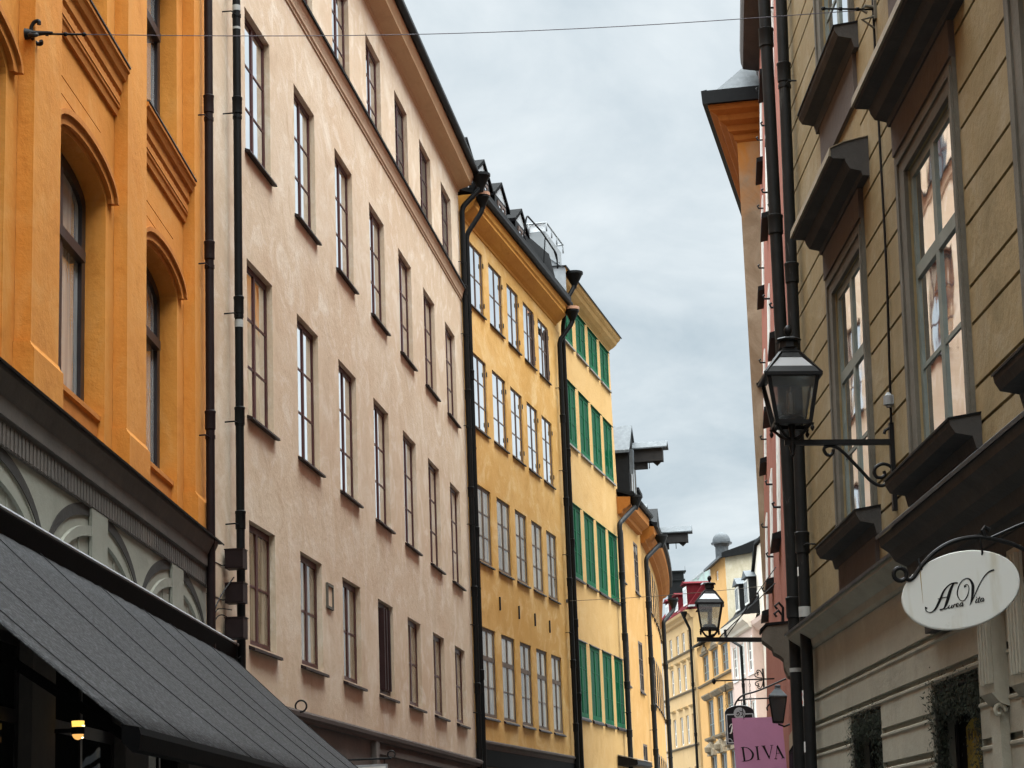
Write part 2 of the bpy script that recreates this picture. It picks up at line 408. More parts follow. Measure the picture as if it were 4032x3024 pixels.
M['pane_shop'] = glass('dark_shop_glass', (.012,.012,.012), None, .03)
M['arc'] = plaster('dark_arch_strip', (.045,.042,.037), (.035,.032,.029), None, streak=.2)  # even dark tone for the strip along the arch edges
M['pink_band'] = plaster('pink_string_paint', (.50,.375,.26), (.45,.32,.21), None, streak=.3)
M['tower'] = paint('grey_lift_cladding', (.23,.24,.245), .6, .08)
M['pane_dark'] = glass('dark_window_glass', (.02,.02,.021), (.05,.05,.05), .8)
M['pane_curtain_reflection'] = glass('window_glass_curtain_and_painted_reflection', (.15,.115,.07), (.33,.275,.19), .85)  # brown base: pale curtains plus painted reflection of the houses opposite
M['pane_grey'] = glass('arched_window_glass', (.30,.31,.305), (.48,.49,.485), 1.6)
M['pane_green'] = glass('glass_in_green_frame', (.004,.048,.021), (.006,.065,.028), .12)
M['pane_painted_sky'] = glass('window_glass_painted_sky', (.48,.49,.495), (.66,.67,.675), 3.4, .045)  # pale base colour stands in for the sky's reflection
M['lamp_glass'] = clear_glass('lamp_glass')
M['copper'] = paint('copper_ring', (.35,.19,.12), .4, .3)
M['soil'] = paint('dark_soil', (.03,.03,.03), .9)

# ------------------------------------------------------------------ world: overcast daylight
SUN_EL, SUN_AZ = R(58), R(98)     # azimuth measured clockwise from the street's +Y axis
w = bpy.data.worlds.new('World'); scene.world = w; w.use_nodes = True
nt = w.node_tree; nt.nodes.clear()
wo = nt.nodes.new('ShaderNodeOutputWorld'); bg = nt.nodes.new('ShaderNodeBackground'); bg.inputs['Strength'].default_value = .1
sky = nt.nodes.new('ShaderNodeTexSky'); sky.sky_type = 'NISHITA'; sky.sun_disc = False; sky.sun_elevation = SUN_EL; sky.sun_rotation = SUN_AZ
sky.air_density = 1.2; sky.dust_density = 3.0; sky.ozone_density = 1.5
tc = nt.nodes.new('ShaderNodeTexCoord')
sx = nt.nodes.new('ShaderNodeSeparateXYZ'); nt.links.new(tc.outputs['Generated'], sx.inputs[0])
# flat cloud layer: direction projected on a plane overhead
mx = nt.nodes.new('ShaderNodeMath'); mx.operation = 'MAXIMUM'; mx.inputs[1].default_value = .0; nt.links.new(sx.outputs['Z'], mx.inputs[0])
ad = nt.nodes.new('ShaderNodeMath'); ad.operation = 'ADD'; ad.inputs[1].default_value = .12; nt.links.new(mx.outputs[0], ad.inputs[0])
dv = nt.nodes.new('ShaderNodeVectorMath'); dv.operation = 'DIVIDE'
cb = nt.nodes.new('ShaderNodeCombineXYZ')
for s in ('X','Y','Z'): nt.links.new(ad.outputs[0], cb.inputs[s])
nt.links.new(tc.outputs['Generated'], dv.inputs[0]); nt.links.new(cb.outputs[0], dv.inputs[1])
mp = nt.nodes.new('ShaderNodeMapping'); mp.inputs['Scale'].default_value = (1.5,1.0,0.0); mp.inputs['Location'].default_value = (1.7,4.15,0)
nt.links.new(dv.outputs[0], mp.inputs['Vector'])
n1 = noise(nt, mp.outputs['Vector'], .85, 6, .55, .5); n2 = noise(nt, mp.outputs['Vector'], 2.6, 7, .6, .35)
nm = nt.nodes.new('ShaderNodeMath'); nm.operation = 'MULTIPLY_ADD'; nm.inputs[1].default_value = .6; nt.links.new(n2, nm.inputs[0]); nt.links.new(n1, nm.inputs[2])
cl = ramp(nt, nm.outputs[0], .60, .92)
ccol = mixc(nt, cl, (2.85,3.32,3.62), (4.35,4.68,4.82))
el = ramp(nt, sx.outputs['Z'], .02, .42)
ccol = mixc(nt, el, mixc(nt, 1.0, ccol, (.86,.885,.90), 'MULTIPLY'), mixc(nt, 1.0, ccol, (1.04,1.03,1.02), 'MULTIPLY'))
zen = ramp(nt, sx.outputs['Z'], .40, .86)          # overcast sky: the zenith is brighter than the horizon
zc = mixc(nt, zen, (1.0,1.0,1.0), (13.0,12.9,12.7))
ccol = mixc(nt, 1.0, ccol, zc, 'MULTIPLY')
fin = mixc(nt, .93, sky.outputs['Color'], ccol)
nt.links.new(fin, bg.inputs['Color']); nt.links.new(bg.outputs[0], wo.inputs['Surface'])

sd = bpy.data.lights.new('sun', 'SUN'); sd.energy = .9; sd.angle = R(40); sd.color = (1.0,.975,.94)
so = bpy.data.objects.new('sun', sd); COL.objects.link(so)
dirv = Vector((math.sin(SUN_AZ)*math.cos(SUN_EL), math.cos(SUN_AZ)*math.cos(SUN_EL), math.sin(SUN_EL)))
so.rotation_euler = dirv.to_track_quat('Z','Y').to_euler(); so.location = dirv*60
scene.view_settings.view_transform = 'Standard'; scene.view_settings.look = 'None'
scene.view_settings.exposure = 1.0; scene.view_settings.gamma = 1.0

# ------------------------------------------------------------------ camera
P, RO = R(12.634192), R(-2.142934)
fw_ = Vector((0,math.cos(P),math.sin(P))); rt_ = Vector((1,0,0)); up_ = rt_.cross(fw_)
Rr = rt_*math.cos(RO)+up_*math.sin(RO); Uu = -rt_*math.sin(RO)+up_*math.cos(RO)
cd = bpy.data.cameras.new('camera'); cd.sensor_width = 36; cd.lens = 8200/4032*36; cd.clip_end = 3000; cd.clip_start = .1
cam = bpy.data.objects.new('camera', cd); COL.objects.link(cam)
mw = Matrix((Rr, Uu, -fw_)).transposed().to_4x4(); mw.translation = (0,0,1.6); cam.matrix_world = mw
scene.camera = cam

# ------------------------------------------------------------------ ground
m, nt, out = new_mat('cobblestone_paving'); v = coords(nt)
vo = N(nt, 'ShaderNodeTexVoronoi'); vo.inputs['Scale'].default_value = 8; nt.links.new(v, vo.inputs['Vector'])
c_ = mixc(nt, ramp(nt, vo.outputs['Distance'], .0, .6), (.22,.21,.20), (.07,.07,.068))
finish(nt, out, c_, .55, .4, 0, bump(nt, vo.outputs['Distance'], .5, .03))
g = MB().quad((-400,-400,0),(400,-400,0),(400,800,0),(-400,800,0)).build('cobbled_street', m); g['kind'] = 'structure'

def on(root, p):
    """world place of a point given in a house's own frame"""
    bpy.context.view_layer.update()
    return tuple(root.matrix_world @ Vector(p)), tuple(root.rotation_euler)
# =================================================================== LEFT SIDE
# ---- orange house with pilasters and a grey-beige shop front
OR = facade('orange_house', 'orange plastered house with pilasters, arched windows and a beige shop front', 'house', -3.38, 22.94, 1.56, 'L')
uE = -.46
PIL = [(-7.81-3.34*k, -6.98-3.34*k) for k in range(0,7)][::-1] + [(-4.48,-3.63),(-1.08,uE)]
BAYS = [(PIL[i][1], PIL[i+1][0]) for i in range(len(PIL)-1)]
floors = [(5.2,5.55,7.57,8.45,8.92), (8.78,9.02,11.13,12.0,12.48)]   # opening foot, glass foot, spring, ledge foot, ledge top
holes = []; grv = []
for (a,b) in BAYS:
    c = (a+b)/2
    for (zo,zs,zp,zl,zt) in floors:
        holes.append((c-.93,c+.93,zo+.0,zp+.12,.30))
        grv += [(a+.02,b-.55,zl-.36,zl-.348,.02),(a+.02,b-.95,zl-.52,zl-.508,.02)]
wm = wall_mb(-34,uE,4.6,16.6,holes,grv,6,.3); wm.build('wall', M['orange'], OR, (0,.13,0))
pm = None
for i,(a,b) in enumerate(PIL):
    q = MB().box(a,b,0,.128,4.9,16.5)
    q.prism([(-.035,4.9),(.128,4.9),(.128,5.46),(0,5.46),(-.012,5.43),(-.035,5.40)], a-.03, b+(.03 if b < uE else 0))
    q.build('pilaster', M['orange'], OR)
def arch(c, hw, z, rise, n=16): return [(c+hw*math.cos(math.pi*(1-i/n)), z+rise*math.sin(math.pi*(1-i/n))) for i in range(n+1)]
for bi,(a,b) in enumerate(BAYS):
    c = (a+b)/2
    for (zo,zs,zp,zl,zt) in floors:
        sp = MB(); A_ = arch(c,.93,zp-.10,.218); tp = zp+.12
        for i in range(16):
            if min(A_[i][1],A_[i+1][1]) < tp-.004: sp.plate([A_[i],A_[i+1],(A_[i+1][0],tp),(A_[i][0],tp)], .13, .43)
        sp.build('arch_soffit', M['orange'], OR)
        hm = MB(); o_ = arch(c,1.10,zp-.03,.27); i_ = arch(c,.98,zp-.06,.225)
        for i in range(16): hm.plate([i_[i],i_[i+1],o_[i+1],o_[i]], .085, .129)
        o2 = arch(c,1.15,zp-.03,.325)
        for i in range(16): hm.plate([o_[i],o_[i+1],o2[i+1],o2[i]], .055, .129)
        hm.build('hood_mould', M['orange_shaded'], OR)
        # ledge under the windows of the floor above
        ld = MB(); ld.prism([(.129,zl),(.10,zl),(.09,zl+.06),(.075,zl+.075),(.075,zl+.19),(.085,zl+.195),(.055,zl+.23),(.05,zl+.33),(.02,zl+.345),(.0,zl+.40),(-.02,zl+.42),(-.02,zl+.455),(.129,zl+.47)], a, b)
        ld.build('window_ledge', M['orange_shaded'], OR)
        fr = MB(); k = int((b-a)/.12)
        P_ = [(a+.02+(b-a-.04)*j/(4*k), zl+.175+.012*math.cos(j*math.pi/2)) for j in range(4*k+1)]
        fr.plate([(a+.02,zl+.105),(b-.02,zl+.105)]+P_[::-1], .067, .0755); fr.build('ledge_frieze', M['orange_shaded'], OR)
        MB().prism([(.129,zl+.471),(-.03,zl+.458),(-.03,zl+.475),(.129,zl+.488)], a, b).build('ledge_flashing', M['dark_trim'], OR)
        # window: deep dark frame, transom, casements
        f = MB(); u0,u1,z0,z1 = c-.93,c+.93,zs,zp+.10; y0,y1 = .315,.46
        f.box(u0,u0+.13,y0,y1,z0,z1); f.box(u1-.13,u1,y0,y1,z0,z1); f.box(u0+.13,u1-.13,y0,y1,z0,z0+.09)
        B_ = arch(c,.925,zp-.10,.214); C_ = arch(c,.80,zp-.16,.17)
        for i in range(16): f.plate([C_[i],C_[i+1],B_[i+1],B_[i]], y0, y1)
        zt_ = zs+1.40; f.box(u0+.13,u1-.13,y0-.035,y1,zt_-.05,zt_+.05); f.box(c-.06,c+.06,y0-.01,y1-.05,z0+.09,z1-.03)
        fo = f.build('arched_window', M['dark_frame'], OR)
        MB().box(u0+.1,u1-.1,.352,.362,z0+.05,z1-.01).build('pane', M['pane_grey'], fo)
        MB().prism([(.429,zs),(.429,zo+.01),(.20,zo+.01),(.19,zs-.1),(.165,zs-.085),(.165,zs-.04),(.429,zs-.0)], u0+.002, u1-.002).build('sill', M['orange_shaded'], fo)
# shop front below
sf = wall_mb(-34,uE+.02,0,4.55,[(-13.2,-10.6,.7,3.3,.2),(-9.8,-7.4,.7,3.3,.2),(-6.7,-4.2,.7,3.3,.2),(-3.2,-1.2,.05,3.3,.25)],(),6,.2)
sf.build('shop_wall', M['taupe'], OR, (0,.06,0))
for (a,b,z) in ((-13.2,-10.6,.7),(-9.8,-7.4,.7),(-6.7,-4.2,.7),(-3.2,-1.2,.05)):
    window(OR, a, z, b-a, 3.3-z, .16, M['dark_frame'], M['pane_shop'], None, 2, 1, .08, name='shop_window', transom=2.0 if z > .5 else 2.4)
# beige arcaded panel above the awning
pn = MB(); zt, zb = 4.50, 3.62; cen = [-5.62-3.42*k for k in range(-1,8)]
el_ = lambda x, c, a_, z0, b_: z0+b_*math.sqrt(max(0,1-((x-c)/a_)**2))
cuts = []
n = 28
for c in cen:
    for i in range(n):
        xa, xb = c-1.71+3.42*i/n, c-1.71+3.42*(i+1)/n
        xa, xb = max(xa,-33), min(xb,uE-.02)
        if xb <= xa: continue
        za, zb_ = el_(xa,c,1.66,3.74,.70), el_(xb,c,1.66,3.74,.70)
        pn.plate([(xa,za),(xb,zb_),(xb,zt),(xa,zt)], -.0, .058)
pn.build('arcade_panel', M['beige'], OR)
bk = MB().box(-33,uE-.02,.008,.0595,3.4,4.5); bk.build('arcade_back', M['beige'], OR)
rg = MB()
for c in cen:
    ks = MB()
    for i in range(n):
        xa, xb = c-1.52+3.04*i/n, c-1.52+3.04*(i+1)/n
        if xb > uE-.03 or xa < -33: continue
        o1, o2 = el_(xa,c,1.53,3.70,.66), el_(xb,c,1.53,3.70,.66); i1, i2 = o1-.085, o2-.085
        rg.plate([(xa,i1),(xb,i2),(xb,o2),(xa,o1)], -.022, .0075)
    for du in (-.62,.02,.66):
        if c+du+.1 < uE-.03 and c+du-.1 > -33: ks.box(c+du-.02,c+du+.02,.0,.0075,3.4,el_(c+du,c,1.5,3.66,.60))
    if c+.26 < uE-.03: ks.plate([(c-.27,3.4),(c+.27,3.4),(c+.29,4.498),(c-.29,4.498)], -.028, .0005)
    if ks.v: ks.build('arcade_keystone', M['beige'], OR)
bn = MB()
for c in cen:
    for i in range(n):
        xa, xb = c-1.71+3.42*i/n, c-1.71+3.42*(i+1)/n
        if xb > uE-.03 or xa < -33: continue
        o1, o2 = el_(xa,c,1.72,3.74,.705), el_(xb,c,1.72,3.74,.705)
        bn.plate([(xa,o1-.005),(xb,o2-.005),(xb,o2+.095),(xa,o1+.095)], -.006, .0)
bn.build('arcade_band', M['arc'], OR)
rg.build('arcade_moulding', M['beige'], OR)
co = MB().prism([(.128,4.501),(-.02,4.501),(-.02,4.68),(-.035,4.70),(-.06,4.70),(-.062,4.83),(-.075,4.845),(-.115,4.93),(-.13,4.96),(-.13,5.0),(.128,5.01)], -34, uE-.0)
co.build('cornice', M['taupe'], OR)
dt = MB()
for j in range(150): dt.box(uE-.03-j*.105-.07, uE-.03-j*.105, -.034, -.021, 4.51, 4.67)
dt.build('cornice_dentils', M['taupe'], OR)
MB().prism([(.128,5.012),(-.15,5.002),(-.158,4.985),(-.163,5.004),(.128,5.022)], -34, uE+.22).build('cornice_flashing', M['gutter'], OR)
MB().slab([(-34,-.5,16.6),(uE,-.5,16.6),(uE,6,19.5),(-34,6,19.5)], (0,0,.12)).build('roof', M['roof_dark'], OR)

# ---- awning over the shop front
aw = thing('awning', 'dark grey fabric awning sloping out over the shop front of the orange house', 'awning', *on(OR, (-6,-.1,3.3)))
def awl(p): return (p[0]+6, p[1]+.1, p[2]-3.3)
m, nt, out = new_mat('wet_grey_awning_fabric'); v = coords(nt)
a1 = noise(nt, v, 34, 3, .7); a2 = noise(nt, v, 1.3, 4, .6, .4)
c_ = mixc(nt, ramp(nt, a2, .35, .7), (.013,.0135,.0148), (.020,.0205,.022)); c_ = mixc(nt, ramp(nt, a1, .50, .60), c_, (.058,.059,.062))
finish(nt, out, c_, .75, .12, 0, bump(nt, a1, .5, .01)); M['awning'] = m
yw, zw, yf, zf = -.12, 3.83, -1.92, 2.21; ua, ub = -13.09, .72
fb = MB(); ns = 24; nv = 8
gv = []
for i in range(ns*4+1):
    u = ua+(ub-ua)*i/(ns*4)
    for j in range(nv+1):
        t = j/nv; sag = -.045*math.sin(math.pi*t) - .006*(1 if i % 4 == 0 else 0)
        gv.append(awl((u, yw+(yf-yw)*t, zw+(zf-zw)*t+sag)))
gf = [(i*(nv+1)+j, (i+1)*(nv+1)+j, (i+1)*(nv+1)+j+1, i*(nv+1)+j+1) for i in range(ns*4) for j in range(nv)]
fb.add(gv, gf, True); fbo = fb.build('fabric', M['awning'], aw)
md = fbo.modifiers.new('thickness','SOLIDIFY'); md.thickness = .006
# sewn seams: folded, so slightly raised, unevenly spaced
M['seam'] = paint('awning_seam', (.012,.012,.013), .7, .2)
u = ua+.35; k = 0
while u < ub-.2:
    sm = MB(); L_ = []
    for j in range(nv+1):
        t = j/nv; sag = -.045*math.sin(math.pi*t); L_.append(awl((u+.012*math.sin(j*1.7+k), yw+(yf-yw)*t-.004, zw+(zf-zw)*t+sag+.006)))
    sm.tube(L_, .0035, 6); sm.build('seam', M['seam'], aw); k += 1; u += (1.7,1.2,2.1,1.5,1.9)[k % 5]
hd = MB(); hd.prism([(.0,4.02),(-.16,3.985),(-.165,3.96),(-.125,3.84),(-.11,3.79),(0,3.79)], ua, ub+.12); 
o = hd.build('cassette_shadow_gap', M['matt_black'], aw); o.location = (6,.1,-3.3)  # near-black casing, deepened; the shadow gap above the fabric is put into it
st = MB().prism([(.0,4.035),(-.165,4.0),(-.172,3.985),(-.166,3.972),(.0,4.022)], ua, ub+.14); o = st.build('cassette_flashing', M['pale_grey'], aw); o.location = (6,.1,-3.3)
fbm = MB().prism([(yf+.05,zf+.03),(yf-.03,zf+.015),(yf-.04,zf-.02),(yf-.03,zf-.09),(yf+.0,zf-.10),(yf+.05,zf-.05)], ua-.05, ub+.02); o = fbm.build('front_bar', M['matt_black'], aw); o.location = (6,.1,-3.3)
for u in (ua+.35, -8.4, -4.2, ub-.4):
    MB().bar(awl((u,-.1,3.2)), awl((u+.05,-1.0,2.75)), .05).bar(awl((u+.05,-1.0,2.75)), awl((u,yf+.05,zf-.05)), .045).build('folding_arm', M['matt_black'], aw)

# ---- wall lamps under the awning
lp = thing('wall_lamp', 'small black wall lamp glowing up and down in the dark below the awning', 'lamp', *on(OR, (-6.72,-.12,2.565)))
MB().lathe([(.05,.035),(.052,.04),(.052,.085),(.05,.09)], (0,0), 16).build('lamp_body', M['iron'], lp)
MB().lathe([(.040,.09),(.046,.092),(.050,.135),(.045,.137)], (0,0), 16).build('upper_glow', emit('warm_lamp_glow', (1,.62,.12), .75), lp)
MB().lathe([(.004,-.008),(.022,-.002),(.036,.011),(.046,.034),(.04,.0355)], (0,0), 16).build('lower_glow', emit('amber_lamp_glow', (1,.50,.14), .55), lp)
MB().lathe([(.002,.002),(.010,.006),(.010,.012),(.004,.014)], (0,-.034), 10).build('bulb', emit('bulb_glow', (1,.78,.40), 3.0), lp)
MB().lathe([(.030,.093),(.034,.095),(.034,.103),(.03,.104)], (0,-.018), 10).build('bulb', emit('upper_bulb_glow', (1,.85,.35), 2.5), lp)
MB().box(-.015,.015,.045,.178,.05,.08).build('wall_bracket', M['iron'], lp)

# ---- pink house
PK = facade('pink_house', 'long pale pink plastered house with maroon windows and a shop cornice at its foot', 'house', -5.96, .69, 6.602, 'L')
M['dark_maroon'] = paint('dark_maroon_paint', (.030,.013,.012), .5, .25)
PU0, PU1 = 22.2, 42.95
cols_u = [24.04,26.80,29.56,32.33,35.06,37.76,40.44]; WW = 1.335
rows_z = [(4.09,5.57),(6.86,8.82),(10.24,12.12),(13.5,15.09)]
holes = [(u,u+WW,a,b,.26) for u in cols_u for (a,b) in rows_z]
# thin plaster lip round the wall joints
wm = wall_mb(PU0,PU1,3.40,15.80,holes,(),7,.15); wm.build('wall', M['pink'], PK)
for ri,(a,b) in enumerate(rows_z):
    for ci,u in enumerate(cols_u):
        if ri == 0:
            if ci == 3:  # casement standing open: only dark leaves seen edge-on
                window(PK,u,a,WW,b-a,.075,M['dark_maroon'],M['pane_dark'],M['sill'],2,2,.085,mull=.10,sill=(.07,.035,.06))
                for s in (.40,.62,.90): MB().box(u+s,u+s+.05,-.02,.074,a+.08,b-.1).build('open_casement', M['dark_maroon'], PK)
            else: window(PK,u,a,WW,b-a,.075,M['maroon'],M['pane_curtain_reflection'],M['sill'],2,2,.085,mull=.10,sill=(.07,.035,.06))
        elif ri == 3: window(PK,u,a,WW,b-a,.075,M['maroon'],M['pane'] if ci < 4 else M['pane_dark'],None,2,3,.07)
        else: window(PK,u,a,WW,b-a,.075,M['maroon'],M['pane'],M['sill'],2,3,.07,sill=(.07,.03,.05))
MB().prism([(.001,13.17),(-.02,13.17),(-.025,13.20),(-.045,13.22),(-.05,13.26),(-.075,13.34),(-.10,13.38),(-.10,13.42),(.001,13.43)], PU0+.4, PU1).build('string_course', M['pink_band'], PK)
MB().prism([(.001,13.435),(-.125,13.425),(-.13,13.395),(-.135,13.435),(.001,13.475)], PU0+.4, PU1).build('string_flashing', M['gutter'], PK)
MB().prism([(.001,15.64),(-.03,15.655),(-.035,15.70),(-.10,15.725),(-.20,15.75),(-.30,15.79),(-.305,15.83),(-.34,15.90),(-.36,15.95),(-.36,16.0),(.3,16.0)], PU0, PU1).build('eave_cornice', M['pink_trim'], PK)
gu = MB().tube([(PU0,-.41,16.06),(PU1+.15,-.41,16.06)], .075, 10).box(PU0,PU1+.12,-.44,-.2,16.10,16.22); gu.build('gutter', M['gutter'], PK)
MB().slab([(PU0,-.30,16.0),(PU1,-.30,16.0),(PU1,7,19.0),(PU0,7,19.0)], (0,0,.1)).build('roof', M['roof_dark'], PK)
rl = MB()
for u in [30+.9*k for k in range(15)]: rl.tube([(u,-.22,16.18),(u,-.30,16.42)], .012, 5)
rl.tube([(29.6,-.30,16.42),(43.0,-.30,16.42)], .014, 6); rl.build('snow_rail', M['gutter'], PK)
# shop cornice and shop front of the pink house
MB().prism([(.001,3.30),(-.10,3.30),(-.11,3.335),(-.145,3.36),(-.15,3.41),(-.13,3.44),(.001,3.475)], PU0, PU1-.05).build('shop_cornice', M['frieze'], PK)
fa = wall_mb(PU0,PU1,0,3.30,[(u,u+1.9,.5,2.45,.25) for u in (23.6,26.6,29.9,33.4,36.6,39.8)],(),6,.25); fa.build('shop_wall', M['taupe'], PK, (0,-.03,0))
for u in (23.6,26.6,29.9,33.4,36.6,39.8): window(PK,u,.5,1.9,1.95,.1,M['dark_frame'],M['pane_shop'],None,2,1,.07,name='shop_window')
MB().box(31.3,31.55,-.12,-.032,2.5,3.29).box(31.56,PU1-.2,-.085,-.032,3.12,3.20).box(31.56,PU1-.2,-.075,-.032,2.75,2.80).build('fascia_moulding', M['taupe'], PK)
# ---- yellow house
YL = facade('yellow_house', 'deep yellow limewashed house with close-set windows and four roof dormers', 'house', -.98, 43.69, 12.40, 'L')
YU1 = 10.2; ycol = [.60,2.49,4.36,6.14,7.88]; YW = [1.32,1.34,1.24,1.24,1.24]
yrows = [(4.40,6.29),(7.71,9.37),(10.65,12.30),(13.39,14.83)]
holes = [(u,u+w_,a,b,.10) for u,w_ in zip(ycol,YW) for (a,b) in yrows]
wall_mb(0,YU1,3.82,15.32,holes,(),7,.10).build('wall', M['yellow'], YL)
for ri,(a,b) in enumerate(yrows):
    for u,w_ in zip(ycol,YW):
        if ri == 0: window(YL,u,a,w_,b-a,.03,M['grey_wood'],M['pane_curtain_reflection'],M['sill'],2,2,.075,transom=1.24,rows2=1,sill=(.05,.03,.03))
        elif ri == 1: window(YL,u,a,w_,b-a,.03,M['grey_wood'],M['pane_curtain_reflection'],M['sill'],2,3,.065,sill=(.05,.03,.03))
        else: window(YL,u,a,w_,b-a,.03,M['umber'],M['pane_painted_sky'],M['sill'],2,3 if ri == 2 else 2,.042,mull=.05,sill=(.05,.03,.03))
        for zz in (a+.25,b-.25):
            if ri > 1: MB().box(u+w_-.02,u+w_+.045,-.012,.002,zz-.05,zz+.05).build('hinge', M['iron'], YL)
# casements left standing open in the top row
for k,(u,w_) in enumerate(zip(ycol,YW)):
    if k in (3,4):
        a,b = yrows[3]; x = u+w_-.10 if k else u+.70
        L_ = .10 if k == 0 else .05
        MB().box(0,.04,-L_,.0,0,b-a-.12).build('open_casement', M['umber'], YL, (x,.025,a+.06), (0,0,.25))
for u in (2.41,4.34,6.07,7.78): MB().box(u-.018,u+.018,-.035,.002,6.80,7.10).build('wall_anchor', M['iron'], YL)
MB().prism([(.001,3.70),(-.05,3.70),(-.06,3.78),(-.10,3.82),(-.10,3.86),(.001,3.90)], 0, YU1-.0).build('shop_cornice', M['frieze'], YL)
fa = wall_mb(0,YU1,0,3.70,[(u,u+1.7,.5,2.6,.2) for u in (.8,3.2,5.6,8.0)],(),6,.2); fa.build('shop_wall', M['taupe'], YL, (0,-.02,0))
MB().box(0,YU1,-.07,-.021,3.35,3.69).build('shop_fascia', M['matt_black'], YL)
for u in (.8,3.2,5.6,8.0): window(YL,u,.5,1.7,2.1,.08,M['dark_frame'],M['pane_shop'],None,2,1,.07,name='shop_window')
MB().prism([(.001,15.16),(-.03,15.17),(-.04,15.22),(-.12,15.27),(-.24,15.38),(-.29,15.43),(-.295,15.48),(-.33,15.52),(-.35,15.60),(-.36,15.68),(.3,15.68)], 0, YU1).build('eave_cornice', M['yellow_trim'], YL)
MB().tube([(-.1,-.41,15.75),(YU1+.12,-.41,15.75)], .075, 10).box(0,YU1+.1,-.44,-.2,15.79,15.93).build('gutter', M['gutter'], YL)
MB().slab([(0,-.3,15.7),(YU1,-.3,15.7),(YU1,7,18.2),(0,7,18.2)], (0,0,.1)).build('roof', M['roof_dark'], YL)
for ua_ in (.72,2.35,4.15,6.35):
    dormer(YL, ua_-.62, 1.24, .02, 15.8, 1.02, 2.4, M['roof_dark'], M['pale_grey'], M['pane_painted_sky'], M['umber'], .2, .36, M['matt_black'])
rr = MB(); 
rr.tube(smooth_path([(5.6,-.15,16.0),(5.6,-.3,16.85),(7.3,-.32,16.9),(9.0,-.35,16.78),(9.05,-.35,16.4)],.15), .022, 8); rr.tube([(7.7,-.32,16.86),(7.7,-.25,16.1)], .016, 6); rr.tube([(8.6,-.35,16.8),(9.0,-.35,16.6)], .014, 6)
rr.build('roof_railing', M['gutter'], YL)
MB().slab([(6.3,-.22,16.02),(9.1,-.30,16.02),(9.5,-.05,16.95),(6.7,.02,16.75)], (0,.05,0)).build('roof_step', M['matt_black'], YL)
MB().slab([(8.9,-.24,15.98),(10.22,-.24,15.98),(10.22,.35,17.02),(9.2,.35,17.12)], (0,.04,.02)).build('end_flashing', M['silver'], YL)
# ---- cream house with green windows
GR = facade('cream_house', 'cream yellow house with tall green casement windows and a flared eave', 'house', 1.19, 53.59, 12.40, 'L')
gcol = [1.06,2.99,4.87,6.74]; GU1 = 8.42
grow = [(4.95,6.96,1.42),(8.63,10.60,1.42),(12.24,13.97,1.42),(15.10,16.26,1.42)]
holes = [(u,u+w_,a,b,.12) for u in gcol for (a,b,w_) in grow]
wm = wall_mb(0,GU1,0,16.45,holes,(),7,.12); wm.quad((GU1,-.003,0),(GU1+1.1,-.003,0),(GU1+1.02,-.003,4.9),(GU1,-.003,14.5)); wm.build('wall', M['cream'], GR)
for ri,(a,b,w_) in enumerate(grow):
    for u in gcol:
        f = window(GR,u,a,w_,b-a,.0,M['green'],M['pane_green'],M['sill'] if ri < 2 else M['sill_grey'],2,3 if ri < 3 else 2,.13,mull=.16,mun=.02,fd=.10,sill=(.06,.05,.06))
hd = [MB().prism([(.001,b+.0),(-.05,b-.03),(-.055,b-.02),(.001,b+.035)], u-.05, u+w_+.05).build('drip_board', M['green'] if ri > 0 else M['sill'], GR) for ri,(a,b,w_) in enumerate(grow) for u in gcol]
MB().prism([(.001,16.36),(-.04,16.40),(-.12,16.44),(-.22,16.52),(-.27,16.60),(-.30,16.62),(-.34,16.66),(-.37,16.72),(-.37,16.75),(.3,16.75)], 0, GU1).build('eave_cornice', M['cream'], GR)
MB().prism([(.3,16.751),(-.39,16.751),(-.395,16.72),(-.40,16.76),(.3,16.79)], -.1, GU1+.1).build('eave_flashing', M['gutter'], GR)
MB().slab([(0,-.2,16.78),(GU1,-.2,16.78),(GU1,7,18.4),(0,7,18.4)], (0,0,.1)).build('roof', M['roof_dark'], GR)
MB().slab([(-.05,-.36,15.9),(-.05,-.36,16.7),(-.05,.3,17.3),(-.05,1.8,17.5),(-.05,1.8,15.9)], (.04,0,0)).build('end_cladding', M['silver'], GR)
MB().slab([(-.1,-.30,16.72),(1.6,-.3,16.82),(1.75,.5,17.5),(-.1,.5,17.35)], (0,.03,.03)).build('roof_flashing', M['silver'], GR)
tw = MB().box(1.75,3.95,.5,1.7,16.9,18.32); tw.build('roof_house', M['tower'], GR)
rt = MB(); rt.tube([(1.7,1.6,18.55),(1.7,.45,18.55),(4.0,.45,18.55),(4.0,1.6,18.55)], .028, 6)
for (x,y) in ((1.7,1.5),(1.7,.95),(1.7,.45),(2.4,.45),(3.1,.45),(4.0,.45)): rt.tube([(x,y,18.3),(x,y,18.55)], .022, 6)
rt.build('roof_railing', M['tower'], GR)
MB().box(1.74,1.76,.5,1.5,18.33,18.53).build('railing_glass', M['pane_painted_sky'], GR)
aw2 = thing('door_canopy', 'small dark canopy over a doorway at the foot of the cream house', 'canopy', *on(GR, (6.5,-.02,3.85)))
MB().prism([(0,.28),(-.55,.14),(-.57,.02),(-.50,-.02),(0,.0)], 0, 2.6).build('canopy_hood', M['gutter'], aw2)
MB().prism([(0,.31),(-.56,.165),(-.57,.15),(0,.285)], -.02, 2.62).build('canopy_edge', M['sill_grey'], aw2)
